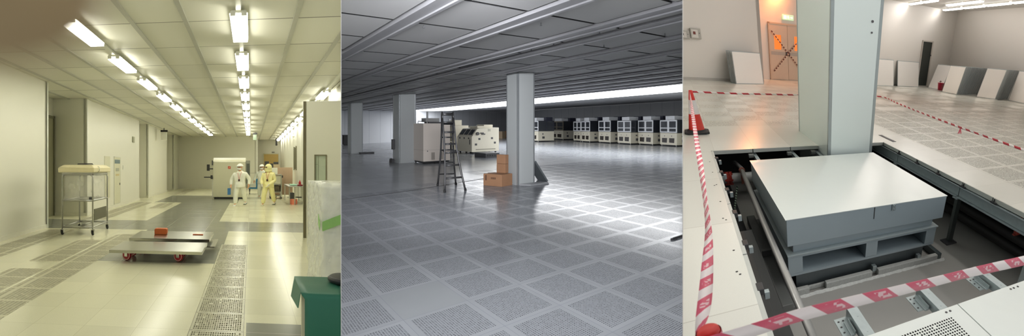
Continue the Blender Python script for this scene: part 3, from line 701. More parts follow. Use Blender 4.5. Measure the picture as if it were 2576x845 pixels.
def column(H, x0, x1, y0, y1, h0, top, label, body, trim, e=.02):
    t = thing('column', label, 'column', H(((x0 + x1) / 2, (y0 + y1) / 2, max(h0, 0))))
    ts = [top(x, y) for x, y in ((x0, y0), (x1, y0), (x1, y1), (x0, y1))]
    b = B(H); q = [(x0, y0), (x1, y0), (x1, y1), (x0, y1)]
    b.add([(x, y, h0) for x, y in q] + [(x, y, z) for (x, y), z in zip(q, ts)], [(0, 3, 2, 1), (4, 5, 6, 7), (0, 1, 5, 4), (1, 2, 6, 5), (2, 3, 7, 6), (3, 0, 4, 7)])
    b.build('shaft', body, t)
    w = .045
    for (x, y), z in zip(q, ts):
        b = B(H); sx = 1 if x == x0 else -1; sy = 1 if y == y0 else -1
        xa, xb = sorted((x - .004 * sx, x + w * sx)); ya, yb = sorted((y - .004 * sy, y + w * sy))
        b.box(xa, xb, ya, yb, h0, z - .001); b.build('corner_strip', trim, t, bev=.008)
    return t
column(M, 5.15, 5.72, -4.62, -4.1, 0, hcm, 'nearest grey square column, with cardboard boxes at its foot', m_colm, m_colt)
column(M, 4.94, 5.67, -12.75, -12.03, 0, hcm, 'grey square column just left of the beige cabinet', m_colm, m_colt)
column(M, 4.86, 5.5, -19.6, -19.0, 0, hcm, 'farthest grey square column at the left, a dark plate by its foot', m_colm, m_colt)

# luminous ceiling panels
first = {}
for x0, x1, y0, n, nm in ((13.25, 14.25, -37, 16, 'narrow'), (14.4, 18.2, -33.4, 14, 'wide')):
    for k in range(n):
        y = y0 + 2.4 * (n - 1 - k)
        lab = '%s glowing ceiling panel, %s from the right in its bright row' % (nm, ORD[k] if k else 'first')
        b = B(M); q = [(x0, y), (x1, y), (x1, y + 2.36), (x0, y + 2.36)]
        b.add([(x, yy, hcm(x, yy) + kz) for kz in (-.03, .03) for x, yy in q], [(0, 3, 2, 1), (4, 5, 6, 7), (0, 1, 5, 4), (1, 2, 6, 5), (2, 3, 7, 6), (3, 0, 4, 7)])
        o = b.build('ceiling_light_panel', m_lampM)
        if o: tag(o, lab, 'light', 'glowing ceiling panels of the dim hall, %s row' % ('front' if nm == 'narrow' else 'rear'))

# enclosed beige cabinet
F = At(M, 5.57, -12.15)
t = thing('equipment_cabinet', 'tall plain beige cabinet standing before the second column', 'cabinet', F((.6, .55, 0)))
b = B(F); b.box(0, 1.2, 0, 1.1, .1, 1.655); b.build('body', m_beige, t, bev=.008)
b = B(F); b.box(-.003, 1.203, -.003, 1.103, .56, .566); b.build('joint_line', mat('joint shadow', srgb(150, 142, 136), .6), t)
b = B(F); b.box(.04, 1.16, .04, 1.06, .03, .1); b.build('plinth', m_dark, t)
for x in (.1, .55, 1.0):
    for y in (.1, 1.0): B(F).cyl((x, y, 0), (x, y, .05), .04, n=10).build('foot', m_dark, t)
for x in (.35, .72):
    b = B(F); b.box(x, x + .15, 1.098, 1.104, .16, .46)
    for k in range(9): b.box(x + .01, x + .14, 1.1, 1.108, .18 + .03 * k, .19 + .03 * k)
    b.build('vent_grille', mat('vent grey', srgb(158, 150, 142), .5), t)
B(F).box(.16, .2, 1.1, 1.106, .5, .54).build('latch', m_dgrey, t)
F2 = At(M, 5.8, -11.95, 1.656)
t2 = thing('control_box', 'grey control box with a thin mast on the beige cabinet', 'box', F2((.3, .2, 0)))
B(F2).box(.08, .7, 0, .45, .06, .22).build('case', mat('grey case', srgb(150, 150, 150), .4), t2, bev=.01); B(F2).box(.2, .86, .02, .5, 0, .06).build('base_tray', m_dgrey, t2)
B(F2).box(.17, .23, .3, .36, .0, .5).build('mast', mat('pale mast', srgb(170, 172, 174), .4), t2)
b = B(F2); b.tube([(-.2, .3, 0), (-.2, .3, .09), (.1, .3, .09)], .015); b.build('rod', m_dgrey, t2)

# white machine with three sloping windows
F = At(M, 10.05, -16.5)
t = thing('process_machine', 'ivory machine with three dark sloping windows and black stickers', 'machine', F((.9, .8, 0)))
prof = [(0, .09), (0, .94), (.06, 1.0), (.34, 1.36), (.46, 1.40), (1.8, 1.43), (1.8, .09)]
B(F).prism(prof, 1, 0, 1.65).build('body', m_ivory, t, bev=.02)
for k in range(3):
    y0 = .12 + .5 * k; b = B(F)
    q = [(.085, y0), (.31, y0), (.31, y0 + .4), (.085, y0 + .4)]
    b.add([(x - .012, y, 1.012 + (x - .06) / .28 * .36) for x, y in q] + [(x + .02, y, 0.98 + (x - .06) / .28 * .36) for x, y in q], [(0, 3, 2, 1), (4, 5, 6, 7), (0, 1, 5, 4), (1, 2, 6, 5), (2, 3, 7, 6), (3, 0, 4, 7)])
    b.build('window', m_smoke, t)
for y, z in ((.25, .8), (.75, .8), (1.25, .8)): B(F).box(-.008, 0, y, y + .13, z, z + .09).build('label_plate', m_dgrey, t)
B(F).box(-.03, 0, 1.42, 1.46, .5, .78).build('door_handle', m_dark, t, bev=.006)
for x, z in ((.42, .75), (1.25, .78), (1.45, .52), (.2, .45)): B(F).box(x, x + .13, 1.65, 1.658, z, z + .11).build('sticker', m_dgrey, t)
b = B(F); b.box(.55, .75, 1.65, 1.7, 1.1, 1.16); b.box(.62, .85, 1.65, 1.69, 1.04, 1.10); b.cyl((.35, 1.65, 1.1), (.35, 1.74, 1.1), .09); b.build('bracket_arm', m_dgrey, t, bev=.006)
b = B(F); b.box(1.05, 1.22, 1.65, 1.662, 1.22, 1.36); b.build('gauge_frame', mat('gauge', srgb(180, 176, 160), .4), t)
for x0, x1, z, y0, y1 in ((.5, 1.35, 1.52, .4, 1.4), (1.0, 1.6, 1.6, .5, 1.3)): B(F).box(x0, x1, y0, y1, 1.41, z).build('top_box', m_ivory, t, bev=.01)
B(F).box(.25, 1.55, 1.65, 1.66, .2, .25).build('slot', mat('slot shade', srgb(150, 146, 130), .5), t)
for x in (.12, .8, 1.65):
    for y in (.15, .85, 1.5): B(F).cyl((x, y, 0), (x, y, .1), .05, n=10).build('foot', m_dark, t)
# second white machine behind the ladder
F = At(M, 9.3, -18.7)
t = thing('process_machine', 'open white machine seen through the stepladder', 'machine', F((.9, .8, 0)))
B(F).box(0, 1.9, 0, 1.5, .1, .62).build('base', m_ivory, t, bev=.02); B(F).box(.9, 1.9, .1, 1.5, .62, 1.55).build('cabinet', m_ivory, t, bev=.02)
B(F).box(0, .9, .05, .3, .62, 1.5).build('back_panel', mat('dark back panel', srgb(88, 80, 74), .5), t); B(F).box(0, 1.0, .1, 1.4, 1.52, 1.62).build('top_arm', m_dgrey, t, bev=.01)
b = B(F); b.cyl((.45, .9, .62), (.45, .9, 1.3), .14, n=18); b.build('cylinder', m_frame, t)
B(F).box(.1, .75, 1.46, 1.51, .14, .56).build('opening', m_dark, t); B(F).box(1.1, 1.6, .4, 1.2, 1.55, 1.88).build('top_box', m_ivory, t, bev=.01); B(F).box(1.0, 1.1, .6, .7, 1.55, 1.95).build('stub', m_frame, t)
for x in (.1, 1.8):
    for y in (.1, 1.4): B(F).cyl((x, y, 0), (x, y, .1), .05, n=10).build('foot', m_dark, t)
# black steel bases on the floor
F = At(M, 9.24, -13.2)
t = thing('steel_block', 'low black steel base on the floor right of the ladder', 'base', F((.4, .5, 0)))
B(F).box(0, .8, 0, 1.05, 0, .19).build('block', m_dgrey, t, bev=.01); B(F).box(-.01, .81, -.01, 1.06, .19, .215).build('top_plate', mat('grey plate', srgb(104, 106, 110), .4), t, bev=.004)
b = B(F)
for k in range(5): b.box(.08 + .14 * k, .16 + .14 * k, 1.05, 1.056, .06, .13)
b.build('slot_row', m_dark, t)
F = At(M, 5.3, -19.0); b = B(F); b.box(0, .72, 0, .35, 0, .045); b.box(-.01, .73, -.01, .36, .045, .065); tag(b.build('floor_plate', m_dgrey, bev=.006), 'dark plate on the floor by the farthest column', 'plate')
F = At(M, 6.9, -29.2); b = B(F); b.box(0, .8, 0, .5, .05, .75); b.box(-.02, .82, -.02, .52, .75, .8); b.box(.05, .75, .05, .45, 0, .05); tag(b.build('low_cabinet', m_dark, bev=.01), 'black low cabinet at the far left edge of the dim hall', 'cabinet')
F = At(M, 4.78, -12.75); b = B(F); b.box(0, .1, 0, .35, .0, .14); b.box(.02, .08, .02, .33, .14, .17); tag(b.build('junction_box', m_dgrey, bev=.01), 'small dark box on the floor at the left side of the second column', 'box')
b = B(M); b.box(4.85, 4.93, -12.7, -12.5, .55, .98); b.box(4.84, 4.86, -12.67, -12.53, .6, .93); tag(b.build('wall_socket_box', m_dgrey, bev=.01), 'dark box fixed on the left side of the second column', 'box')

# row of glazed machines along the far wall
def machine(F, w, d, h, label, shade=False, glassy=False):
    t = thing('test_machine', label, 'machine', F((w / 2, d / 2, 0)), 'glazed machines in a row along the far wall')
    zb = h * .5; fr = m_frame if not shade else mat('shade darkened tan frame', srgb(128, 120, 104), .4)  # the shaded machine's frame colour is darkened to hold its shade
    B(F).box(0, w, 0, d, .1, zb).build('base_cabinet', m_ivory, t, bev=.01)
    B(F).box(.04, w - .04, .05, d, .04, .1).build('plinth', m_dark, t)
    for x in (.12, w - .12): B(F).cyl((x, .08, 0), (x, .08, .1), .05, n=8).build('foot', m_steel, t)
    for x0, x1 in ((w * .12, w * .43), (w * .55, w * .86)):
        b = B(F); b.prism([(x0, .27), (x0, .6), (x1, .6), (x1 - .03, .25)], 1, -.006, .004); b.build('service_window', mat('brown window', srgb(52, 46, 42), .25), t)
    for x in (w * .28, w * .7): B(F).box(x - .025, x + .025, -.012, 0, .72, .79).build('latch', m_dgrey, t)
    B(F).box(w * .2, w * .9, d * .3, d * .95, zb, h - .08).build('inner_unit', m_dgrey, t)
    rr = random.Random(int(w * 100 + d * 10 + len(label)))
    for k in range(7):
        x = w * (.12 + .7 * rr.random()); z = zb + .05 + (h - zb - .4) * rr.random(); B(F).box(x, x + .12 + .14 * rr.random(), .12, .3, z, z + .05 + .2 * rr.random()).build('instrument', rr.choice([m_dgrey, m_steel, m_frame, mat('teal part', srgb(50, 90, 104), .5)]), t)
    for k in range(2):
        x0, x1 = w * .5 * k + .0, w * .5 * (k + 1) - .0; b = B(F); s = .085
        b.box(x0, x0 + s, -.02, .03, zb + .03, h); b.box(x1 - s, x1, -.02, .03, zb + .03, h); b.box(x0 + s, x1 - s, -.02, .03, h - .11, h); b.box(x0 + s, x1 - s, -.02, .03, zb + .03, zb + .11); b.box(x0 + s, x1 - s, -.02, .03, zb + .33, zb + .40)
        dr = b.build('front_door', fr, t)
        B(F).box(x0 + s, x1 - s, .0, .008, zb + .11, zb + .33).build('pane', m_glassd, dr); B(F).box(x0 + s, x1 - s, .0, .008, zb + .4, h - .11).build('pane', m_glassd, dr)
    b = B(F)
    b.box(0, w, -.02, d, h - .03, h); b.box(w - .05, w, d - .06, d, zb, h); b.box(0, .05, d - .06, d, zb, h); b.box(w - .05, w, d * .5, d * .5 + .05, zb, h); b.box(0, w, d - .06, d, h - .1, h)
    b.build('frame', m_navy, t)
    B(F).box(w - .03, w - .022, .03, d - .06, zb, h - .03).build('side_pane', m_smoke, t); B(F).box(.022, .03, .03, d - .06, zb, h - .03).build('side_pane', m_smoke, t)
    B(F).box(w - .002, w + .006, d * .25, d * .33, .68, .78).build('side_latch', m_dgrey, t); B(F).box(w - .002, w + .008, d * .25, d * .4, .3, .5).build('side_vent', m_dgrey, t)
    B(F).box(w * .3, w * .84, .05, d * .5, h, h + .29).build('filter_box', m_frame, t, bev=.01)
    B(F).box(w * .5, w * 1.0, d * .5, d * .9, h, h + .34).build('exhaust_box', m_navy, t, bev=.01)
    return t
m_glassd = mat('machine pane', (.05, .055, .065), .08, alpha=.72)
yaw = math.atan2(-.9, .43)
specs = [(25.32, -11.8, 1.6, 1.95, 'rightmost and largest of the row'), (25.4, -13.86, 1.6, 1.95, 'second from the right'), (25.1, -15.7, 1.6, 1.93, 'third from the right'), (25.36, -18.0, 1.62, 1.95, 'fourth from the right'),
         (25.38, -20.38, 1.34, 1.93, 'fifth from the right'), (25.74, -21.85, 1.2, 1.9, 'narrow, directly left of a machine of the same kind'), (27.6, -26.2, 2.5, 1.95, 'wide and shaded with tan frames'), (22.56, -24.2, 2.6, 1.95, 'half hidden behind the nearest column')]
for i, (x, y, w_, h, s) in enumerate(specs):
    r = M.rig(x, y, 0, yaw); r.o = r.o - r.a * w_
    lab = 'white framed glazed machine, ' + s if i < 6 else ('wide shaded glazed machine with tan frames on the far wall' if i == 6 else 'glazed machine half hidden behind the nearest column')
    machine(r, w_, 2.0 if i < 6 else 1.7, h, lab, i == 6)
# stacked cartons by the back wall
for k, (px, py, w_, h, l) in enumerate(((24.4, -34.9, .5, .75, 'left'), (25.0, -34.4, .6, .8, 'middle'), (27.0, -36.0, 1.0, .8, 'right'))):
    F = M.rig(px, py, 0, yaw + .5); b = B(F); b.box(0, w_, 0, .6, 0, h); b.box(-.01, w_ + .01, -.01, .3, h, h + .012); b.box(w_ * .45, w_ * .55, -.006, 0, 0, h)
    tag(b.build('storage_case', m_card if k != 1 else mat('pale case', srgb(170, 150, 124), .6), bev=.01), '%s one of three brown cases against the dark back wall' % l, 'case')

# stepladder
apexL, apexR = Vector((3.321, -4.8, 1.868)), Vector((3.63, -4.8, 1.873))
t = thing('stepladder', 'dull metal A frame stepladder standing open on the grey tiles', 'ladder', M((3.5, -4.75, 0)))
fl, fr_, bl, br = Vector((3.135, -4.3, 0)), Vector((3.663, -4.25, 0)), Vector((3.473, -5.383, 0)), Vector((3.917, -5.209, 0))
tl, tr = Vector((3.28, -4.72, 1.76)), Vector((3.585, -4.72, 1.77)); ul, ur = Vector((3.335, -4.86, 1.86)), Vector((3.64, -4.86, 1.86))
def lerp(a, b, k): return a + (b - a) * k
def bent(a, b, sag, n=8):
    return [tuple(lerp(a, b, k / n) + Vector((sag, 0, 0)) * math.sin(PI * k / n)) for k in range(n + 1)]
for nm, a, c, sg in (('front_rail', fl, tl, .03), ('front_rail', fr_, tr, -.05), ('rear_rail', bl, ul, .03), ('rear_rail', br, ur, -.03)):
    B(M).tube(bent(a, c, sg), .024, 8).build(nm, m_ladd, t); B(M).cyl(tuple(a), tuple(a + (c - a) * .03), .031, n=10).build('rubber_foot', m_rub, t)
def at_h(a, c, h, sg): k = h / c.z; return lerp(a, c, k) + Vector((sg, 0, 0)) * math.sin(PI * k)
for h in (.32, .62, .92, 1.13, 1.42, 1.66):
    p, q = at_h(fl, tl, h, .03), at_h(fr_, tr, h, -.05); b = B(M)
    b.tube([tuple(p), tuple(q)], .022, 8); b.build('step', m_ladd, t)
for h in (.31, .62, .95, 1.28, 1.62):
    p, q = at_h(bl, ul, h, .03), at_h(br, ur, h, -.03); B(M).tube([tuple(p), tuple(q)], .018, 8).build('rear_rung', m_ladd, t)
b = B(M)
for a, c in ((tl, ul), (tr, ur)): b.tube([tuple(a), tuple(lerp(a, c, .5) + Vector((0, 0, .1))), tuple(c)], .02, 8)
b.tube([tuple(ul), tuple(ur)], .026, 8); b.tube([tuple(ul + Vector((0, 0, .02))), tuple(ur + Vector((0, 0, .02)))], .022, 8); b.build('top_cap', m_ladd, t)
for p0, p1 in ((at_h(fl, tl, .95, .03), at_h(bl, ul, .95, .03)), (at_h(fr_, tr, .95, -.05), at_h(br, ur, .95, -.03))): B(M).tube([tuple(p0), tuple(p1)], .01, 6).build('spreader', m_ladd, t)

# cartons at the foot of the nearest column
def carton(poly, z0, z1, label, marks=None):
    c = Vector((sum(p[0] for p in poly) / 4, sum(p[1] for p in poly) / 4))
    t = thing('cardboard_box', label, 'box', M((c.x, c.y, z0)))
    b = B(M); b.prism(poly, 2, z0, z1); b.build('carton', m_card, t, bev=.006)
    b = B(M); p = [Vector((*q, 0)) for q in poly]
    m0, m1 = lerp(p[0], p[3], .5), lerp(p[1], p[2], .5); d = (m1 - m0).normalized(); n = Vector((-d.y, d.x, 0)) * .03
    b.prism([tuple((m0 + n)[:2]), tuple((m1 + n)[:2]), tuple((m1 - n)[:2]), tuple((m0 - n)[:2])], 2, z1, z1 + .003); b.build('packing_tape', m_cardd, t)
    if marks:
        F = M; b = B(F); e = p[1] - p[0]; nn = Vector((-e.y, e.x, 0)).normalized(); nn = nn if nn.dot(Vector((c.x, c.y, 0)) - p[0]) < 0 else -nn
        for k, wd in enumerate((.06, .02, .03, .03, .03, .03)):
            a = lerp(p[0], p[1], .36 + .055 * k if k else .1); a2 = a + e.normalized() * (.025 if k else .05); z = z0 + (.18 if k else .14); z2 = z + (.05 if k else .14)
            b.add([tuple(a + nn * .002 + Vector((0, 0, z))), tuple(a2 + nn * .002 + Vector((0, 0, z))), tuple(a2 + nn * .002 + Vector((0, 0, z2))), tuple(a + nn * .002 + Vector((0, 0, z2)))], [(0, 1, 2, 3)])
        b.build('printed_mark', mat('printed mark', srgb(96, 68, 52), .6), t)
    return t
carton([(4.45, -4.69), (4.68, -4.165), (5.08, -4.25), (4.85, -4.78)], 0, .31, 'wide brown cardboard box on the floor beside the nearest column', True)
up = [(4.83, -4.63), (4.93, -4.36), (5.06, -4.40), (4.95, -4.67)]
carton(up, .314, .555, 'narrow cardboard box, lower of two stacked on the wide box'); carton([(x + .004, y - .004) for x, y in up], .559, .80, 'topmost narrow cardboard box against the nearest column')
# plates at the column
F = MB(M); F.prism([(5.17, -4.06), (5.35, -3.8), (5.955, -3.77), (5.9, -4.07)], 2, 0, .03); F.prism([(5.18, -4.05), (5.35, -3.81), (5.945, -3.78), (5.89, -4.06)], 2, .03, .045)
tag(F.build('floor_plate', m_tile, bev=.004), 'loose grey floor plate lying at the foot of the nearest column', 'plate')
F = MB(M); y0, y1 = -4.62, -4.2
F.add([(6.25, y0, 0), (6.31, y0, .01), (6.31, y1, .01), (6.25, y1, 0), (5.80, y0, .59), (5.86, y0, .60), (5.86, y1, .60), (5.80, y1, .59)], [(0, 3, 2, 1), (4, 5, 6, 7), (0, 1, 5, 4), (1, 2, 6, 5), (2, 3, 7, 6), (3, 0, 4, 7)])
tag(F.build('leaning_plate', mat('grey leaning plate', srgb(104, 110, 114), .5), bev=.004), 'dark plate leaning on the right side of the nearest column', 'plate')
F = At(M, 3.8, 1.26, 0, 0); b = B(F); b.box(0, .34, 0, .03, 0, .02); b.box(.02, .1, .03, .05, 0, .012); b.box(.05, .29, .005, .025, .02, .026); tag(b.build('tool_bar', m_dgrey, bev=.003), 'small dark metal bar lying on the perforated tiles at the right', 'bar')
# sprinkler heads on the ceiling
for k, (x, y) in enumerate(((.95, -.55), (2.02, -.36), (2.2, .35), (3.28, -.6), (3.28, -1.2), (3.3, .4), (4.2, -.3), (4.3, .85))):
    z = hcm(x, y); b = B(M); b.cyl((x, y, z - .03), (x, y, z), .006, n=8); b.cyl((x, y, z - .036), (x, y, z - .03), .015, n=10)
    tag(b.build('sprinkler_head', m_dgrey), 'small dark sprinkler head under the grey ceiling panels', 'sprinkler', 'sprinkler heads under the grey ceiling')
# fill lamp added out of view to brighten the middle hall
la = bpy.data.lights.new('fill_lamp', 'AREA'); la.shape = 'RECTANGLE'; la.size = 1.3; la.size_y = .5; la.energy = 120; la.color = (.97, .98, 1)
lo = bpy.data.objects.new('fill_lamp', la); C.objects.link(lo); lo.location = (0, 2.0, 2.6); lo.rotation_euler = (math.radians(78), 0, 0)

la = bpy.data.lights.new('fill_spot', 'SPOT'); la.energy = 4000; la.spot_size = math.radians(62); la.spot_blend = 1; la.shadow_soft_size = .4; la.color = (.97, .98, 1)  # added spot, stands in for light from behind the camera
lo = bpy.data.objects.new('fill_spot', la); C.objects.link(lo); lo.location = (0, 1.9, 2.75)
lo.rotation_euler = (M((6.5, -13, .6)) - lo.location).to_track_quat('-Z', 'Y').to_euler()

# ================================================================== RIGHT HALL things
m_colr = mat('pale green grey column', srgb(220, 231, 228), .32, var=.015, scale=1)
m_colrt = mat('column corner grey', srgb(158, 168, 168), .35, .3)
m_plb = mat('blue grey steel', srgb(152, 166, 172), .35, var=.03, scale=3)
m_plt = mat('white top plate', srgb(222, 228, 224), .22, var=.01)
m_galv = mat('galvanised steel', srgb(170, 182, 184), .38, .55, var=.12, scale=20)
m_conc = mat('painted pit floor', srgb(162, 161, 156), .6, var=.06, scale=2)
m_pit = mat('dark pit wall and floor shade', (.03, .03, .031), .8)
m_sheet = mat('white sheet face', srgb(243, 240, 236), .3, var=.01)
m_edge = mat('grey sheet edge', srgb(168, 176, 178), .45)
m_pipe = mat('grey pipe', srgb(168, 168, 164), .35, .3)
m_tape = stripes('barrier tape', srgb(206, 80, 104), srgb(236, 226, 222), 1.0, .3)
m_tapef = stripes('barrier tape far', srgb(184, 34, 52), srgb(236, 226, 222), 1.0, .15, False)
m_cone = mat('orange red cone', srgb(206, 44, 34), .45)
m_refl = mat('silver reflective band', srgb(214, 208, 206), .35)

column(R, -2.385, -1.655, -1.2, .42, -.9, lambda x, y: HCR, 'large pale column rising behind the raised steel plinth', m_colr, m_colrt)
for z in (1.62, 1.75):
    b = B(R); b.cyl((-1.80, .415, z), (-1.80, .43, z), .012 if z < 1.7 else .016, n=10); tag(b.build('wall_screw', m_dgrey), '%s dark screw on the front of the pale column' % ('lower' if z < 1.7 else 'upper'), 'screw')

# the pit: walls, floor, edges
b = B(R); PD = -.9
b.box(-3.66, PX1 + .9, -1.4, 5.2, PD - .1, PD); b.box(PX0 - .3, -3.66, -1.4, 5.2, PD - .1, PD, 1)  # left floor strip coloured dark to paint in the shade there
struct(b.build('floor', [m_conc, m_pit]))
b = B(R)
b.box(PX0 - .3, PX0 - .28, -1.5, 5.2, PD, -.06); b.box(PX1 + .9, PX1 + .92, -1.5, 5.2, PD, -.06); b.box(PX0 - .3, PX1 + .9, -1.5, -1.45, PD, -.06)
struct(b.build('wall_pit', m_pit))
def floor_edge(name, x0, x1, y0, y1, n, ax, label_m):
    b = B(R)
    for k in range(n):
        if ax == 0: a, c = x0 + (x1 - x0) * k / n + .006, x0 + (x1 - x0) * (k + 1) / n - .006; b.box(a, c, y0, y1, -.055, -.002)
        else: a, c = y0 + (y1 - y0) * k / n + .006, y0 + (y1 - y0) * (k + 1) / n - .006; b.box(x0, x1, a, c, -.055, -.002)
    return struct(b.build(name, label_m, bev=.003))
m_tedge = mat('tile edge grey', srgb(176, 180, 174), .45)
floor_edge('trim_6', PX0, -1.2, PY0 - .03, PY0 + .004, 5, 0, m_tedge)
floor_edge('trim_7', PX1 - .004, PX1 + .03, PY0, 5.0, 9, 1, m_tedge)
floor_edge('trim_8', PX0 - .03, PX0 + .03, PY0, 5.0, 5, 1, mat('left edge angle', srgb(188, 192, 186), .4))
# hidden supports: pedestals under the left edge with black clips and galvanised tabs
for k in range(6):
    y = .28 + .62 * k
    F = At(R, PX0 + .03, y); t = thing('floor_clip', 'black clip with a grey tab, %s along the left edge of the pit' % (ORD[5 - k] if k < 5 else 'nearest'), 'clip', F((.02, .05, -.06)), 'clips along the left edge of the pit')
    B(F).box(-.01, .03, 0, .09, -.045, .002).build('clip', m_dark, t, bev=.006); B(F).box(.03, .06, .05, .09, -.085, -.03).build('tab', m_galv, t, bev=.003)
b = B(R)
for x, y in ((-3.97, .5), (-3.97, .95), (-3.965, 1.4), (-3.985, 1.42), (-3.97, 1.9), (-3.985, 2.3), (-3.965, 2.34), (-3.97, 2.9), (-3.985, 3.2), (-3.97, 3.24)):
    b.cyl((x, y, .0005), (x, y, .002), .008, n=8)
tag(b.build('screw_holes', m_dark), 'row of dark screw holes in the white floor left of the pit', 'hole'); bpy.data.objects['screw_holes']['kind'] = 'stuff'
b = B(R); b.box(-3.62, -3.52, .6, 2.75, PD, PD + .12); b.box(-3.52, -3.44, .6, 2.72, PD, PD + .05); b.box(-3.62, -3.52, 1.75, 1.8, PD + .12, PD + .2)
tag(b.build('floor_channel', mat('dark steel channel', srgb(104, 106, 104), .5, .3), bev=.006), 'long dark steel channel on the pit floor left of the plinth', 'channel')
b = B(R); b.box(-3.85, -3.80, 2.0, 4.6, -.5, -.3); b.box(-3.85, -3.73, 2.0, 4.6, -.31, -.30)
tag(b.build('side_beam', mat('shade dark beam', srgb(40, 42, 42), .5, .3), bev=.004), 'steel beam coloured dark for shade, inside the pit under the left edge', 'beam')  # beam colour darkened to carry the shade under the edge

# plinth
t = thing('machine_plinth', 'large square steel plinth with a white top standing in the pit', 'plinth', R((-2.6, 1.55, PD)))
B(R).box(-3.5, -1.7, .57, 2.52, -.285, -.008).build('slab', m_plb, t, bev=.006)
B(R).box(-3.51, -1.695, .56, 2.525, -.008, 0).build('top_plate', m_plt, t, bev=.002)
b = B(R); b.box(-2.625, -2.618, 2.52, 2.524, -.14, -.01); b.build('slab_joint', m_dark, t)
b = B(R); b.box(-2.42, -2.38, 2.52, 2.535, -.075, -.005); b.cyl((-2.4, 2.53, -.02), (-2.4, 2.54, -.02), .008, n=8); b.cyl((-2.4, 2.53, -.06), (-2.4, 2.54, -.06), .008, n=8); b.build('bracket', m_galv, t, bev=.002)
B(R).box(-3.43, -1.78, .64, 2.44, -.40, -.285).build('neck', m_plb, t)
B(R).box(-3.5, -1.72, .6, 2.5, -.415, -.40).build('flange', mat('light flange', srgb(160, 172, 174), .35), t, bev=.003)
b = B(R)
x0, x1, y0, y1, z0, z1 = -3.49, -1.73, .62, 2.48, -.66, -.415
b.box(x0, x1, y0, y1, z0, z0 + .03); b.box(x0, x1, y0, y1, z1 - .03, z1)
for xa, xb in ((x0, x0 + .14), (-2.66, -2.52), (x1 - .14, x1)): b.box(xa, xb, y0, y1 if xa != -2.66 else y1, z0 + .03, z1 - .03)
b.build('frame', m_plb, t, bev=.004)
B(R).box(x0 + .14, x1 - .14, 2.12, 2.14, z0 + .03, z1 - .03).build('opening_shade', m_dark, t)  # black sheet stands in for the shade inside the frame openings
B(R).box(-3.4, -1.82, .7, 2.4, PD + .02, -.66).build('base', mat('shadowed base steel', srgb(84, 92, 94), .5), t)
# kerb of concrete and channels round the plinth foot
t = thing('plinth_kerb', 'rough grey kerb with steel channels along the foot of the plinth', 'kerb', R((-2.5, 2.5, PD)))
m_kerb = mat('rough cement', srgb(180, 182, 178), .7, var=.15, scale=30, bump=.6)
b = B(R)
for xa, xb in ((-3.42, -3.3), (-3.12, -2.58), (-2.5, -1.66)): b.box(xa, xb, 2.47, 2.535, PD, PD + .09)
b.box(-3.42, -1.62, 2.44, 2.47, PD, PD + .06); b.build('kerb_blocks', m_kerb, t, bev=.008)
B(R).box(-1.66, -1.6, 1.3, 2.53, PD, PD + .1).build('side_channel', mat('dark channel', srgb(72, 84, 86), .5, .3), t, bev=.006)
for xa in (-2.56, -1.95): B(R).box(xa, xa + .05, 2.44, 2.5, PD + .06, PD + .13).build('end_stop', m_galv, t, bev=.006)
b = B(R); rr = random.Random(4); n = 60; vs_ = []
for k in range(n + 1):
    x = -3.45 + 1.9 * k / n; w_ = .022 + .012 * rr.random(); vs_ += [(x, 2.535, PD + .002), (x, 2.535 + w_, PD + .001), (x, 2.53, PD + .018 + .01 * rr.random())]
b.add(vs_, [(3 * k + i, 3 * k + j, 3 * k + 3 + j, 3 * k + 3 + i) for k in range(n) for i, j in ((0, 1), (1, 2))]); b.build('grout', mat('pale grout', srgb(206, 208, 204), .8, var=.2, scale=40), t)

# pipes and cable
t = thing('drain_pipe', 'thick white pipe with a red flange crossing the back of the pit', 'pipe', R((-3.6, -.1, -.5)))
B(R).cyl((-3.88, -.16, -.46), (-2.5, -.16, -.46), .075, n=24).build('pipe', mat('white pipe', srgb(196, 198, 194), .35), t)
b = B(R); b.lathe([(.06, -.03), (.1, -.03), (.1, .0), (.085, .0), (.085, .02), (.1, .02), (.1, .045), (.06, .045)], (-3.74, -.16, -.46), 20, 0, 0)
for a in range(6): b.box(-3.79, -3.68, -.16 + .09 * math.cos(a * PI / 3) - .012, -.16 + .09 * math.cos(a * PI / 3) + .012, -.46 + .09 * math.sin(a * PI / 3) - .012, -.46 + .09 * math.sin(a * PI / 3) + .012)
b.build('flange', mat('red flange', srgb(150, 50, 40), .5), t, bev=.003)
B(R).cyl((-3.9, -.16, -.46), (-3.86, -.16, -.46), .05, n=16).build('end_stub', m_dgrey, t)
t = thing('conduit_pipe', 'long grey conduit running the length of the pit beside the plinth', 'pipe', R((-3.6, 2, -.3)))
B(R).tube([(-3.563, .1, -.28), (-3.60, 2.0, -.29), (-3.63, 4.2, -.3)], .03, 14).build('pipe', m_pipe, t)
B(R).tube([(-3.563, .1, -.28), (-3.56, -.02, -.27), (-3.60, -.45, -.30)], .027, 12).build('elbow', m_pipe, t)
b = B(R); b.lathe([(.03, -.02), (.042, -.02), (.042, .03), (.03, .03)], (-3.563, .06, -.28), 14, 0, 1); b.box(-3.58, -3.545, .0, .04, -.5, -.3); b.build('coupling', mat('rusty coupling', srgb(120, 72, 58), .6), t)
m_cab = NT('green white cable'); 
_u, _v = m_cab.uv(); m_cab.col(m_cab.mix(m_cab.f('LESS_THAN', m_cab.f('FRACT', m_cab.f('MULTIPLY', _u, 1)), .3), (.02, .024, .02), srgb(150, 176, 150))); m_cab = m_cab.m
def path_smooth(pts, n=8):
    out = []; P = [Vector(p) for p in pts]
    for i in range(len(P) - 1):
        a, p, q, c = P[max(i - 1, 0)], P[i], P[i + 1], P[min(i + 2, len(P) - 1)]
        for k in range(n):
            s = k / n; out.append(.5 * ((2 * p) + (q - a) * s + (2 * a - 5 * p + 4 * q - c) * s * s + (3 * p - a - 3 * q + c) * s ** 3))
    return out + [P[-1]]
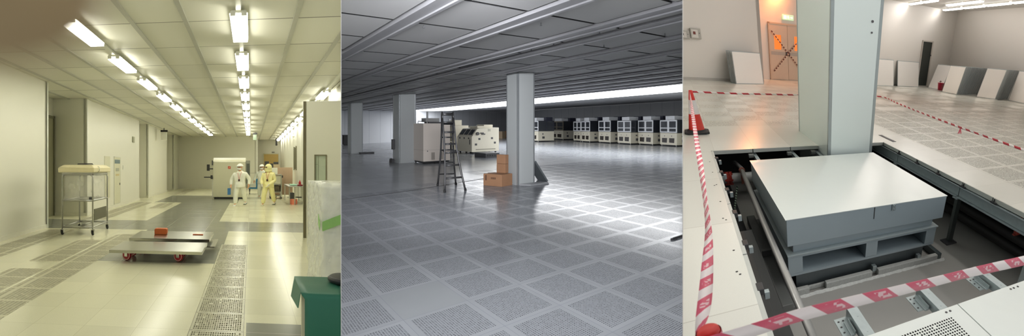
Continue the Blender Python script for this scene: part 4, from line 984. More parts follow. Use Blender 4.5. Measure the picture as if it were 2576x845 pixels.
def cable(pts, r, name, m, pitch):
    P = path_smooth(pts); b = B(R); n = 8; vs = []; uvs = []; d = 0; up = Vector((0, 0, 1))
    for i, p in enumerate(P):
        if i: d += (p - P[i - 1]).length
        tn = (P[min(i + 1, len(P) - 1)] - P[max(i - 1, 0)]).normalized(); x = tn.cross(up).normalized(); z = x.cross(tn)
        for k in range(n + 1): vs.append(tuple(p + (x * math.cos(2 * PI * k / n) + z * math.sin(2 * PI * k / n)) * r)); uvs.append((d / pitch + k / n * .6, k / n))
    fs = [(i * (n + 1) + k, i * (n + 1) + k + 1, (i + 1) * (n + 1) + k + 1, (i + 1) * (n + 1) + k) for i in range(len(P) - 1) for k in range(n)]
    return b.add(vs, fs, 0, True, uvs).build(name, m)
tag(cable([(-3.64, -.02, -.55), (-3.76, .5, -.78), (-3.77, 1.1, -.86), (-3.69, 1.9, -.86), (-3.70, 2.6, -.84), (-3.73, 3.3, -.84), (-3.74, 4.3, -.84)], .013, 'striped_cable', m_cab, .05), 'green and white striped cable lying along the dark left side of the pit', 'cable')
# stringers under the back tiles
for x, l in ((-3.35, 'left'), (-2.80, 'middle'), (-2.43, 'right')):
    F = At(R, x, -1.0); t = thing('floor_stringer', '%s galvanised floor stringer showing under the back edge of the pit' % l, 'stringer', F((0, .6, -.14)))
    B(F).box(-.025, .025, .2, 1.55, -.14, -.085).build('bar', m_galv, t, bev=.004); B(F).box(-.1, -.03, .98, 1.06, -.11, -.06).build('clip', mat('dull clip', srgb(120, 124, 120), .5, .3), t, bev=.01)
# galvanised edge beams with posts at the right side
t = thing('edge_girder', 'galvanised steel edge beam under the right side of the pit', 'beam', R((PX1, 2, -.2)))
for k, (ya, yb) in enumerate(((-.6, .52), (.53, 2.17), (2.18, 5.0))):
    b = B(R); b.box(PX1 - .01, PX1, ya, yb, -.20, -.065); b.box(PX1 - .05, PX1, ya, yb, -.212, -.20); b.box(PX1 - .03, PX1, ya, yb, -.075, -.065); b.build('beam_length', m_galv, t, bev=.003)
for k, y in enumerate((.55, 2.18, 3.75)):
    F = At(R, PX1, y); t = thing('support_post', '%s dark post under the galvanised edge beam' % ('rear', 'middle', 'nearest')[k], 'post', F((0, 0, PD)))
    B(F).box(-.035, .035, -.03, .03, PD + .02, -.226).build('post', mat('dark olive post', srgb(70, 78, 74), .5, .2), t, bev=.004); B(F).box(-.1, .08, -.08, .08, PD, PD + .02).build('base_plate', m_dgrey, t, bev=.004); B(F).box(-.07, .07, -.05, .05, -.226, -.214).build('head_plate', m_galv, t)
for k in range(7):
    F = At(R, PX1 + .005, .55 + .56 * k); b = B(F); b.box(-.03, .02, -.05, .05, -.060, -.045); b.box(-.02, .01, -.006, .006, -.060, -.005)
    tag(b.build('edge_clip', m_dark, bev=.004), 'black clip between the floor tiles above the galvanised beam, %s from the back' % (ORD[k] if k else 'first'), 'clip', 'black clips along the right edge')
b = B(R)
for k, z in enumerate((-.78, -.62, -.45)): b.cyl((PX1 + .55, -1.2, z), (PX1 + .55, 5, z), .07, n=12)
tag(b.build('service_pipes', mat('dark service pipes', srgb(52, 50, 48), .6)), 'dark service pipes in the shadow under the right floor', 'pipe'); bpy.data.objects['service_pipes']['kind'] = 'stuff'
F = At(R, PX1 + .3, 3.0); b = B(F); b.cyl((0, 0, -.42), (0, 0, -.38), .04, n=12); b.cyl((0, 0, -.38), (0, 0, -.2), .015, n=10); b.box(-.05, .05, -.02, .02, -.44, -.42)
tag(b.build('valve_handle', mat('orange valve', srgb(170, 72, 56), .5), bev=.004), 'small orange red valve handle in the shadow under the right floor', 'valve')
F = At(R, PX1 - .2, 3.62); b = B(F); b.box(-.04, .04, -.04, .04, PD, -.32); b.box(-.07, .07, -.06, .06, -.32, -.30)
tag(b.build('pedestal', m_galv, bev=.004), 'galvanised pedestal at the right edge of the pit', 'pedestal')

# removable floor panels in the foreground and their brackets
m_fplate = mat('white floor panel', srgb(214, 220, 216), .35, var=.02)
m_fperf = grating('perforated white panel', srgb(212, 217, 212), (.012, .012, .013), 27, 21, .6, .6, margin=.0, rough=.35, seam=0, omit=.02)
XS = -2.815
t = thing('floor_panel', 'perforated white floor panel in the foreground', 'panel', R((-3.2, 4.5, -.04)))
B(R).box(-3.66, XS - .003, 4.115, 5.3, -.05, -.001).build('plate', m_fplate, t, bev=.003)
b = B(R); q = [(-3.385, 4.195), (-2.925, 4.195), (-2.925, 4.62), (-3.385, 4.62)]; b.add([(x, y, 0.0) for x, y in q] + [(x, y, -.004) for x, y in q], [(0, 1, 2, 3), (4, 5, 6, 7), (0, 1, 5, 4), (1, 2, 6, 5), (2, 3, 7, 6), (3, 0, 4, 7)], 0, uvs=[(0, 0), (1, 0), (1, 1), (0, 1)] * 2)
b.build('perforated_field', m_fperf, t)
t = thing('floor_panel', 'plain white floor panel at the bottom right corner', 'panel', R((-2.2, 4.5, -.04)))
B(R).box(XS + .003, -1.22, 4.115, 5.3, -.05, -.001).build('plate', m_fplate, t, bev=.003)
for k, x in enumerate((-3.46, -3.42, -2.93, -2.90, -2.37, -2.34, -2.3)):
    b = B(R); b.cyl((x, 4.15, -.001), (x, 4.15, .0005), .0085, n=12); tag(b.build('screw_hole', m_dark), 'dark screw hole on the edge of the foreground floor panels', 'hole', 'screw holes of the foreground panels')
for k, x in enumerate((-3.44, -2.915, -2.37)):
    F = At(R, x, 3.80)
    t = thing('angle_bracket', '%s galvanised bracket with a holed foot, under the foreground panels' % ('left', 'middle', 'right')[k], 'bracket', F((0, .2, -.06)), 'brackets under the foreground panels')
    b = B(F); b.box(.0, .066, 0, .42, -.06, -.05); b.box(.0, .008, 0, .42, -.12, -.06); b.build('channel', m_galv, t, bev=.002)
    b = B(F); b.box(-.08, .0, .0, .16, -.125, -.12); b.build('foot_plate', m_galv, t)
    b = B(F); b.box(-.035, -.01, .05, .18, -.12, -.11); b.box(-.012, -.008, .05, .18, -.12, -.085); b.build('angle_clip', m_galv, t, bev=.002)
    for dx, dy in ((-.06, .03), (-.06, .08), (-.03, .03), (-.06, .13)): B(F).cyl((dx, dy, -.121), (dx, dy, -.1185), .007, n=10).build('hole', m_dark, t)
    for dy in (.1, .24): B(F).cyl((.035, dy, -.051), (.035, dy, -.0485), .0055, n=10).build('screw', m_galv, t)

# cones and barrier tape
def cone(x, y, label, s=1.0):
    F = At(R, x, y); t = thing('traffic_cone', label, 'cone', F((0, 0, 0)))
    b = B(F); w = .175
    b.prism([(-w, -w + .05), (-w + .05, -w), (w - .05, -w), (w, -w + .05), (w, w - .05), (w - .05, w), (-w + .05, w), (-w, w - .05)], 2, 0, .035); b.build('base', m_rub, t, bev=.01)
    def rad(z): return .118 - (z - .03) / .62 * .093
    for z0, z1, m, nm in ((.03, .30, m_cone, 'lower_body'), (.30, .51, m_refl, 'reflective_band'), (.51, .65, m_cone, 'upper_body')):
        b = B(F); b.lathe([(rad(z0), z0), (rad(z1), z1)] + ([(.018, .652), (.012, .62)] if z1 > .6 else []) + ([] if z0 > .1 else []), (0, 0, 0), 28); b.build(nm, m, t)
    B(F).lathe([(.15, .035), (.125, .05), (.117, .06)], (0, 0, 0), 28).build('skirt', m_rub, t)
    return t
cone(-4.035, -1.27, 'red and white traffic cone on the left floor, tape tied to its tip')
def ribbon(pts, w, tw, name, m, pitch, n=10, hall=R, vert=True):
    """A tape: twist tw(s) radians, width w."""
    P = path_smooth(pts, n); b = B(hall); vs = []; uvs = []; d = 0
    for i, p in enumerate(P):
        if i: d += (p - P[i - 1]).length
        tn = (P[min(i + 1, len(P) - 1)] - P[max(i - 1, 0)]).normalized(); up = Vector((0, 0, 1)); x = tn.cross(up).normalized(); z = x.cross(tn); a = tw(i / (len(P) - 1))
        e = z * math.cos(a) + x * math.sin(a); ww = w(i / (len(P) - 1)) if callable(w) else w
        vs += [tuple(p - e * ww / 2), tuple(p + e * ww / 2)]; uvs += [(d / pitch, 0), (d / pitch, 1)]
    o = b.add(vs, [(2 * k, 2 * k + 1, 2 * k + 3, 2 * k + 2) for k in range(len(P) - 1)], 0, True, uvs).build(name, m)
    so = o.modifiers.new('thick', 'SOLIDIFY'); so.thickness = .0012
    return o
# foreground cone: only its tip stands in the frame
F = At(R, -4.148, 4.47)
t = thing('traffic_cone', 'tip of a red cone wrapped in tape at the bottom left of the pit', 'cone', F((0, 0, 0)))
def rad(z): return .105 - z / .65 * .077
b = B(F); b.lathe([(rad(.03), .03), (rad(.64), .64), (.027, .648), (.02, .654), (.0, .657)], (0, 0, 0), 28); b.build('body', m_cone, t)
b = B(F); w_ = .16; b.prism([(-w_, -w_), (w_, -w_), (w_, w_), (-w_, w_)], 2, 0, .035); b.build('base', m_rub, t, bev=.01)
B(F).lathe([(rad(.57) + .002, .57), (rad(.64) + .003, .64)], (0, 0, 0), 28).build('tape_wrap', mat('pink wrapped tape', srgb(214, 110, 124), .5), t)
tag(ribbon([(-4.05, -1.2, .63), (-4.07, .6, .63), (-4.085, 2.0, .625), (-4.09, 2.75, .62), (-4.098, 3.35, .62), (-4.108, 3.78, .62), (-4.13, 4.08, .62), (-4.15, 4.3, .625), (-4.172, 4.45, .62)], lambda s: .03 + .012 * s, lambda s: .9 * math.sin(s * 9) + (1 - s) * 6 * s, 'barrier_tape', m_tape, .125), 'twisted red and white tape running from the left cone to the near cone', 'tape')
tag(ribbon([(-4.155, 4.51, .635), (-4.035, 4.53, .655), (-3.926, 4.53, .66), (-3.75, 4.53, .652), (-3.605, 4.53, .643), (-3.456, 4.53, .635), (-3.224, 4.53, .623), (-2.922, 4.53, .599), (-2.6, 4.53, .575)], .042, lambda s: .12 + .1 * math.sin(s * 5) + (.9 * (s - .72) / .28 if s > .72 else 0), 'barrier_tape', m_tape, .165), 'red and white tape stretched across the foreground of the pit', 'tape')
tag(ribbon([(-4.03, -1.27, .63), (-3.4, -1.32, .612), (-2.7, -1.38, .605), (-2.2, -1.42, .6)], .026, lambda s: .25 * math.sin(s * 20), 'barrier_tape', m_tapef, .19), 'red and white tape from the left cone to the pale column', 'tape')
tag(ribbon([(-1.55, -1.15, .6), (-.62, -1.46, .6), (-.72, -.5, .592), (-.86, .5, .588), (-1.0, 1.6, .59), (-1.10, 2.5, .595), (-1.2, 3.4, .605)], .024, lambda s: .3 * math.sin(s * 23), 'barrier_tape', m_tapef, .19), 'red and white tape sloping from the column across the perforated floor', 'tape')
F = At(R, -1.02, 1.72, .56); b = B(F)
for a in (-.5, 0, .45): b.add([(0, 0, .02), (.012, 0, .02), (.012 + a * .05, .01, -.045), (a * .06, .01, -.05), (0, .003, .02), (.012, .003, .02), (.012 + a * .05, .013, -.045), (a * .06, .013, -.05)], [(0, 1, 2, 3), (4, 5, 6, 7), (0, 1, 5, 4), (1, 2, 6, 5), (2, 3, 7, 6), (3, 0, 4, 7)])
tag(b.build('tape_knot', mat('red tape end', srgb(190, 50, 70), .5)), 'knotted red tape ends hanging from the tape at the right', 'knot')

# wall boxes, doors, exit sign
for x0, x1, z0, z1, lab in ((-3.635, -3.315, 1.385, 1.71, 'right'), (-4.02, -3.68, 1.36, 1.61, 'left')):
    F = At(R, x0, -10.897); w_, h = x1 - x0, z1 - z0
    t = thing('control_box', '%s grey control box on the left wall' % lab, 'box', F((w_ / 2, .1, z0)))
    B(F).box(0, w_, 0, .14, z0, z1).build('case', mat('grey control case', srgb(176, 174, 168), .4), t, bev=.01)
    B(F).box(.03, w_ * .72, .14, .146, z0 + .03, z1 - .04).build('cover', mat('pale cover', srgb(214, 210, 204), .35), t, bev=.003)
    b = B(F); b.box(w_ * .25, w_ * .48, .146, .16, z0 + h * .4, z0 + h * .68); b.build('knob', mat('dark red knob', srgb(112, 52, 48), .4) if lab == 'right' else m_dark, t, bev=.01)
    B(F).cyl((w_ * .86, .14, z0 + h * .55), (w_ * .86, .15, z0 + h * .55), .014, n=10).build('lock', m_dgrey, t)
F = At(R, -.62, -12.6)
t = thing('double_door', 'beige double door with lit orange windows, taped with a cross', 'door', F((.75, 0, 0)))
m_door = mat('beige door', srgb(212, 190, 170), .45, var=.015)
m_pane = glow('orange lit pane', (1, .2, .025), 1.0); m_pane.node_tree.nodes['Principled BSDF'].inputs['Base Color'].default_value = (.3, .08, .02, 1)
for k in range(2):
    x0 = .06 + .755 * k; b = B(F); wd = .745; wx = (.17, .47) if k == 0 else (.3, .62)
    b.box(x0, x0 + wx[0], 0, .05, .02, 2.22); b.box(x0 + wx[1], x0 + wd, 0, .05, .02, 2.22); b.box(x0 + wx[0], x0 + wx[1], 0, .05, .02, 1.25); b.box(x0 + wx[0], x0 + wx[1], 0, .05, 1.82, 2.22)
    lf = b.build('door_leaf', m_door, t, bev=.004)
    B(F).box(x0 + wx[0], x0 + wx[1], .015, .025, 1.25, 1.82).build('window_pane', m_pane, lf)
    B(F).box(x0 + .02, x0 + wd - .02, .05, .056, 1.03, 1.17).build('kick_band', mat('grey band', srgb(182, 172, 162), .4), lf)
    B(F).box(x0 + (.66 if k == 0 else .03), x0 + (.71 if k == 0 else .08), .05, .09, 1.0, 1.18).build('handle', m_dgrey, lf, bev=.006)
b = B(F); b.box(0, .06, 0, .07, 0, 2.28); b.box(1.57, 1.63, 0, .07, 0, 2.28); b.box(0, 1.63, 0, .07, 2.22, 2.28); b.build('door_frame', mat('door frame', srgb(206, 182, 160), .45), t)
def strip(F, x0, z0, x1, z1, lab, dy=0):
    n = 16; b = B(F); L_ = math.hypot(x1 - x0, z1 - z0); ux, uz = (x1 - x0) / L_, (z1 - z0) / L_; w_ = .022
    vs = []
    for k in (0, 1):
        for s, e in ((0, -1), (L_, -1), (L_, 1), (0, 1)): vs.append((x0 + ux * s - uz * w_ * e, .098 + dy + .001 * k, z0 + uz * s + ux * w_ * e))
    uv = [(0, 0), (L_ / .125, 0), (L_ / .125, 1), (0, 1)] * 2
    b.add(vs, [(0, 1, 2, 3), (4, 5, 6, 7), (0, 1, 5, 4), (1, 2, 6, 5), (2, 3, 7, 6), (3, 0, 4, 7)], 0, uvs=uv)
    tag(b.build('barrier_tape', m_tapex), lab, 'tape')
m_tapex = stripes('door cross tape', srgb(96, 30, 28), srgb(222, 196, 172), 1.0, 0, False)
strip(F, .12, 1.95, 1.5, .32, 'striped tape across the beige double door, falling to the right'); strip(F, .16, .36, 1.52, 1.92, 'striped tape across the beige double door, rising to the right', .003)
F = At(R, .0, -12.58)
t = thing('exit_sign', 'green and white lit exit sign above the double door', 'sign', F((.25, 0, 2.42)))
B(F).box(0, .48, 0, .06, 2.42, 2.62).build('sign_box', glow('exit green', (.16, .5, .22), .9), t, bev=.006)
m_exw = glow('exit white', (.95, 1, .9), 1.0)
b = B(F)                                       # a running figure, a doorway and an arrow
b.box(.06, .17, .06, .064, 2.46, 2.58); b.build('doorway', m_exw, t)
b = B(F); b.lathe([(0, .0), (.016, 0), (.016, .004), (0, .004)], (.25, .061, 2.575), 12, 0, 1)
b.prism([(.225, 2.56), (.26, 2.555), (.262, 2.515), (.235, 2.51)], 1, .06, .064); b.prism([(.24, 2.515), (.262, 2.515), (.285, 2.47), (.27, 2.465)], 1, .06, .064); b.prism([(.235, 2.515), (.25, 2.51), (.215, 2.465), (.2, 2.475)], 1, .06, .064); b.prism([(.225, 2.555), (.232, 2.54), (.195, 2.53), (.195, 2.54)], 1, .06, .064); b.prism([(.255, 2.555), (.262, 2.54), (.295, 2.53), (.293, 2.54)], 1, .06, .064)
b.build('figure', m_exw, t)
b = B(F); b.prism([(.33, 2.51), (.40, 2.51), (.40, 2.485), (.45, 2.52), (.40, 2.555), (.40, 2.53), (.33, 2.53)], 1, .06, .064); b.build('arrow', m_exw, t)
t = thing('doorway', 'tall dark open doorway at the right end of the back wall', 'door', At(R, 7.4, -12)((0, 0, 0)))
F = At(R, 7.05, -12.0)
B(F).box(.05, .62, .0, .02, 0, 2.2).build('opening', mat('dark green opening', srgb(42, 48, 44), .6), t)
b = B(F); b.box(0, .05, 0, .05, 0, 2.25); b.box(.62, .7, 0, .05, 0, 2.25); b.box(0, .7, 0, .05, 2.2, 2.26); b.build('door_frame', mat('white door frame', srgb(196, 190, 182), .45), t)
B(F).box(.60, .64, .05, .08, 1.55, 1.62).build('latch', m_dgrey, t)

# white sheets leaning on the walls
def sheet(pts0, lean, h, th, label, group, nm='panel_sheet'):
    """pts0: the two floor corners of the front face; lean: (dx,dy) of the top; th: thickness (dx,dy)."""
    (xa, ya), (xb, yb) = pts0; lx, ly = lean; tx, ty = th
    t = thing(nm, label, 'panel', R(((xa + xb) / 2, (ya + yb) / 2, 0)), group)
    def hexa(z0, z1, g0, g1, s0, s1, m, n):
        b = B(R); vs = []
        for z in (z0, z1):
            k = z / h
            for g in (g0, g1):
                for s in (s0, s1): vs.append((xa + (xb - xa) * s + lx * k + tx * g, ya + (yb - ya) * s + ly * k + ty * g, z))
        b.add(vs, [(0, 1, 3, 2), (4, 6, 7, 5), (0, 4, 5, 1), (2, 3, 7, 6), (0, 2, 6, 4), (1, 5, 7, 3)]); return b.build(n, m, t)
    hexa(.0, h, .12, 1, 0, 1, m_edge, 'edge'); hexa(.02, h - .024, 0, .12, .018, .982, m_sheet, 'face')
    return t
first = None
SB = 'sheets stacked against the right wall, '
def stack(x0, y0, x1, y1, lean, h, n, step, gname, word):
    first = None
    for k in range(n):
        lab = ('front white sheet of the %s against the right wall' % word) if k == 0 else 'white sheet seen edge on in the %s, %s behind its front sheet' % (word, ORD[k - 1] if k > 1 else 'directly')
        if k < 1:
            first = sheet([(x0, y0), (x1, y1)], lean, h, (step[0] * .8, step[1] * .8), lab, SB + gname)
        else: copy_tree(first, R(((x0 + x1) / 2 + step[0] * k, (y0 + y1) / 2 + step[1] * k, 0)), lab)
stack(6.96, -9.45, 7.03, -8.35, (.27, 0), 1.21, 18, (.099, -.026), 'left stack', 'left big stack')
stack(7.6, -7.56, 8.06, -6.79, (.30, 0), 1.245, 11, (.095, -.02), 'middle stack', 'middle big stack')
stack(8.55, -6.44, 8.5, -5.3, (.23, 0), 1.25, 3, (.08, -.02), 'right stack', 'rightmost cropped stack')
sheet([(7.43, -11.4), (7.66, -10.45)], (.5, -.1), 1.2, (.05, -.01), 'single white sheet leaning in the corner behind the red bucket', None)
sheet([(5.63, -11.66), (7.0, -11.7)], (0, -.25), 1.215, (0, -.05), 'single white sheet leaning left of the dark doorway', None)
sheet([(4.2, -11.6), (5.37, -11.6)], (0, -.25), 1.22, (0, -.05), 'white sheet leaning on the back wall, half hidden by the column', None)
for k in range(4):
    sheet([(-2.41 - .045 * k, -9.87 - .13 * k), (-1.38 - .03 * k, -10.08 - .10 * k)], (-.02, -.3), 1.09, (-.005, -.06), ('front white sheet' if k == 0 else 'white sheet, %s behind the front one,' % ('first', 'second', 'third')[k - 1]) + ' leaning by the orange recess', 'sheets leaning on the left wall')
# bucket
F = At(R, 7.5, -10.35)
t = thing('bucket', 'dark pink plastic bucket in front of the leaning sheet', 'bucket', F((0, 0, 0)))
m_buck = mat('dark pink plastic', srgb(184, 22, 62), .35)
b = B(F); b.lathe([(0, 0), (.13, 0), (.17, .33), (.185, .33), (.185, .35), (.165, .35), (.12, .02), (0, .02)], (0, 0, 0), 24); b.build('body', m_buck, t)
b = B(F); b.tube([(-.17, 0, .33)] + [(-.17 * math.cos(a * PI / 8), .12 * math.sin(a * PI / 8), .33 - .04 * math.sin(a * PI / 8)) for a in range(1, 8)] + [(.17, 0, .33)], .008, 8); b.build('handle', mat('grey handle', (.4, .36, .36), .4), t)
b = B(F); b.tube([(-.02, -.02, .1), (-.05, -.03, .42), (-.02, -.03, .46)], .014, 8); b.box(-.09, .02, -.05, .0, .40, .43); tag(b.build('brush', mat('brown brush', srgb(108, 72, 62), .6)), 'small brown brush standing in the pink bucket', 'brush')
F = At(R, 8.0, -6.6); b = B(F); b.box(0, .28, 0, .07, 0, .012); b.box(.05, .2, .01, .05, .012, .02); tag(b.build('metal_strip', m_dgrey, bev=.003), 'dark strip on the floor between the two right stacks', 'strip')
F = At(R, -1.02, -.6); b = B(F); b.box(0, .07, 0, .58, .0005, .004); b.box(.02, .05, .05, .53, .004, .006); tag(b.build('floor_slot', m_dgrey), 'dark slot in the white floor right of the column', 'slot')

# tube lights
def tubes(x, y0, ln, label):
    F = At(R, x, y0); t = thing('tube_light', label, 'light', F((0, ln / 2, HCR - .1)), 'tube lights on the ceiling of the white hall')
    B(F).box(-.1, .1, 0, ln, HCR - .05, HCR - .002).build('housing', m_white, t)
    b = B(F); b.box(-.085, .085, .02, ln - .02, HCR - .09, HCR - .049, top=(-.01, .01, 0, 0)); b.build('diffuser', m_lampR, t)
    return t
names = {7.95: 'outer', 7.03: 'inner', 5.92: 'far left'}
for x, ys in ((7.95, (-11.75, -10.15, -8.55, -6.95)), (7.03, (-10.25, -9.0))):
    for k, y in enumerate(ys): tubes(x, y, 1.2 if x < 7.5 else 1.45, 'glowing tube light, %s in the %s row' % (ORD[k] if k else 'farthest', names[x]))
for k, y in enumerate((-11.85, -10.6)): tubes(5.92, y, 1.1, 'glowing tube light just right of the column, %s of the pair' % ('far', 'near')[k])
for x in (-3, -.5, 2, 4.5): 
    for y in (-8.5, -5, -1.5, 1.5, 3.6):
        if x < -2 and y > 3: continue
        tubes(x, y, 1.45, 'ceiling tube light overhead among the front rows of the white hall')
# unseen orange lamp added to put the window glow in the door recess
la = bpy.data.lights.new('recess_fill', 'AREA'); la.shape = 'DISK'; la.size = .5; la.energy = 75; la.color = (1, .32, .09)
lo = bpy.data.objects.new('recess_fill', la); C.objects.link(lo); lo.location = R((.2, -12.0, 3.6)); lo.rotation_euler = (0, 0, 0)

la = bpy.data.lights.new('fill_lamp', 'AREA'); la.shape = 'RECTANGLE'; la.size = 1.2; la.size_y = .4; la.energy = 26; la.color = (1, .97, .95)  # unseen area lamp added as fill on the column and plinth fronts
lo = bpy.data.objects.new('fill_lamp', la); C.objects.link(lo); lo.location = (1.7, 1.95, 2.95); lo.rotation_euler = (math.radians(50), 0, math.radians(-35))

# ================================================================== people
m_skin = mat('skin', srgb(214, 160, 124), .5, var=.05)
m_suit = mat('white coverall', srgb(236, 238, 226), .7, var=.05, scale=7, bump=.5)
m_suity = mat('yellow coverall', srgb(240, 234, 172), .7, var=.05, scale=7, bump=.5)
m_mask = mat('white face mask', srgb(240, 242, 238), .6)
m_glove = mat('white glove', srgb(232, 228, 206), .6)
m_hair = mat('dark brown eyes and brow', srgb(60, 38, 28), .6)
m_lany = mat('pink lanyard', srgb(206, 120, 120), .5)

def skin_mesh(name, F, nodes, edges, m, parent=None, sub=2, sx=1.0, loc=None):
    """A continuous body grown round a jointed skeleton: nodes = {key: (x, y, z, radius)}."""
    keys = list(nodes); me = bpy.data.meshes.new(name)
    me.from_pydata([nodes[k][:3] for k in keys], [(keys.index(a), keys.index(b)) for a, b in edges], [])
    o = bpy.data.objects.new(name, me); C.objects.link(o)
    o.modifiers.new('skin', 'SKIN'); s = o.modifiers.new('sub', 'SUBSURF'); s.levels = s.render_levels = sub
    sv = me.skin_vertices[0].data
    for i, k in enumerate(keys):
        r = nodes[k][3]; sv[i].radius = r if isinstance(r, tuple) else (r, r); sv[i].use_root = (i == 0)
    dg = bpy.context.evaluated_depsgraph_get(); nm = bpy.data.meshes.new_from_object(o.evaluated_get(dg))
    bpy.data.objects.remove(o); bpy.data.meshes.remove(me)
    lc = Vector(parent['_o']) if parent is not None else loc
    for v in nm.vertices: v.co = F((v.co.x * sx, v.co.y, v.co.z)) - lc
    for p in nm.polygons: p.use_smooth = True
    nm.name = name; nm.materials.clear(); nm.materials.append(m)
    o = bpy.data.objects.new(name, nm); C.objects.link(o); o['_o'] = tuple(lc)
    if parent is not None: o.parent = parent
    else: o.location = lc
    return o

def person(F, J, suit, label, hood=False, gloves=False, lanyard=True, look=0.0, sx=.88):
    """J: joints shoulder/elbow/wrist, hip/knee/ankle for l and r; facing -y."""
    root = F((0, 0, 0)); n = {}; e = []
    def add(k, p, r, par=None):
        n[k] = (*p, r)
        if par: e.append((par, k))
    add('pelvis', (0, 0, .84), .11); add('waist', (0, .0, .97), .105, 'pelvis'); add('chest', (0, .0, 1.12), .115, 'waist'); add('neckb', (0, 0, 1.24), .06, 'chest'); add('neck', (0, -.01, 1.30), .052, 'neckb')
    cs, sn = math.cos(look), math.sin(look)
    def hd(x, y, z): return (x * cs - y * sn, x * sn + y * cs, z)
    add('jaw', hd(0, -.025, 1.365), .066, 'neck'); add('face', hd(0, -.012, 1.43), .082, 'jaw'); add('crown', hd(0, .005, 1.505), .074, 'face')
    add('nose', hd(0, -.10, 1.415), .014, 'face'); add('ear_a', hd(-.088, .01, 1.42), .014, 'face'); add('ear_b', hd(.088, .01, 1.42), .014, 'face')
    for s, sg in (('l', -1), ('r', 1)):
        add('sh' + s, J['sh' + s], .05, 'chest'); add('el' + s, J['el' + s], .038, 'sh' + s); add('wr' + s, J['wr' + s], .026, 'el' + s)
        w = Vector(J['wr' + s]); d = (w - Vector(J['el' + s])).normalized(); d = (d + Vector((0, 0, -.3))).normalized(); side_ = Vector((0, -1, 0)); side_ = (side_ - d * side_.dot(d)).normalized(); inn = d.cross(side_) * sg
        p = w + d * .05; add('pa' + s, p, (.036, .018), 'wr' + s)
        for k, (off, ln) in enumerate(((-.026, .06), (-.009, .072), (.009, .068), (.026, .052))):
            q = p + d * .04 + side_ * off; add('f%d%s' % (k, s), q, .0095, 'pa' + s); add('g%d%s' % (k, s), q + d * ln * .5 + inn * .012, .009, 'f%d%s' % (k, s)); add('h%d%s' % (k, s), q + d * ln * .85 + inn * .035, .008, 'g%d%s' % (k, s))
        q = w + d * .025 + side_ * .034; add('t0' + s, q, .011, 'wr' + s); add('t1' + s, q + d * .035 + side_ * .018 + inn * .01, .0095, 't0' + s)
        add('hp' + s, J['hp' + s], .08, 'pelvis'); add('kn' + s, J['kn' + s], .055, 'hp' + s); add('an' + s, J['an' + s], .036, 'kn' + s)
        a = Vector(J['an' + s]); add('to' + s, (a.x + sg * .015, a.y - .14, .03), .028, 'an' + s)
    o = skin_mesh('person', F, n, e, m_skin, None, 2, sx, root); tag(o, label, 'person', None)
    n2 = {}; e2 = []
    def ad2(k, p, r, par=None):
        n2[k] = (*p, r)
        if par: e2.append((par, k))
    ad2('pelvis', (0, .0, .80), (.19, .14)); ad2('waist', (0, 0, .95), (.18, .13), 'pelvis'); ad2('chest', (0, 0, 1.10), (.185, .135), 'waist'); ad2('neckb', (0, 0, 1.225), (.13, .1), 'chest'); ad2('collar', (0, -.005, 1.31), .074, 'neckb')
    for s in 'lr':
        ad2('sh' + s, J['sh' + s], .085, 'chest'); ad2('el' + s, J['el' + s], .072, 'sh' + s)
        w, el = Vector(J['wr' + s]), Vector(J['el' + s]); ad2('fm' + s, el.lerp(w, .6), .066, 'el' + s); ad2('wr' + s, w, .047, 'fm' + s)
        ad2('hp' + s, J['hp' + s], .12, 'pelvis'); k, a = Vector(J['kn' + s]), Vector(J['an' + s]); ad2('kn' + s, k, .095, 'hp' + s); ad2('cf' + s, k.lerp(a, .6), .088, 'kn' + s); ad2('an' + s, a + Vector((0, 0, -.01)), .075, 'cf' + s)
    skin_mesh('coverall', F, n2, e2, suit, o, 2, sx)
    def hemv(a, z, k): return (.2 * k * sx * math.cos(a), .15 * k * math.sin(a), z)
    b = B(F); vs = []; N = 20; zz = ((.685, 1.06), (.73, 1.04), (.80, 1.0), (.9, .93))
    for z, k in zz: vs += [hemv(2 * PI * i / N, z, k) for i in range(N)]
    b.add(vs, [(j * N + i, j * N + (i + 1) % N, (j + 1) * N + (i + 1) % N, (j + 1) * N + i) for j in range(len(zz) - 1) for i in range(N)], 0, True); jk = b.build('jacket_hem', suit, o); so = jk.modifiers.new('thick', 'SOLIDIFY'); so.thickness = .008
    for s, sg in (('l', -1), ('r', 1)):
        a = Vector(J['an' + s]); nn = {'a': (a.x, a.y + .03, .055, (.05, .055)), 'b': (a.x + sg * .008, a.y - .08, .042, (.046, .04)), 'c': (a.x + sg * .012, a.y - .17, .034, (.036, .03))}
        skin_mesh('shoe', F, nn, [('a', 'b'), ('b', 'c')], m_mask if suit is m_suit else m_glove, o, 2, sx)
        b = B(F); b.box((a.x - .05) * sx, (a.x + .06) * sx, a.y - .19, a.y + .07, .001, .012); b.build('sole', m_dgrey, o, bev=.004)
    # headgear, mask, eyes
    def hp(a, t, r, sy=1.12):               # point on the head ball, azimuth a from the face, elevation t
        x, y, z = r * math.sin(a) * math.cos(t), -r * math.cos(a) * math.cos(t) * sy, r * math.sin(t) * 1.12; x, y, z = hd(x, y, z); return (x * sx, y, 1.435 + z)
    def shell(a0, a1, t0, t1, r, nm, m, na=14, nt_=8, bulge=0):
        b = B(F); vs = [hp(a0 + (a1 - a0) * i / na, t0 + (t1 - t0) * j / nt_, r + bulge * math.sin(PI * i / na) * math.sin(PI * j / nt_)) for j in range(nt_ + 1) for i in range(na + 1)]
        b.add(vs, [(j * (na + 1) + i, j * (na + 1) + i + 1, (j + 1) * (na + 1) + i + 1, (j + 1) * (na + 1) + i) for j in range(nt_) for i in range(na)], 0, True)
        q = b.build(nm, m, o); s_ = q.modifiers.new('thick', 'SOLIDIFY'); s_.thickness = .006; return q
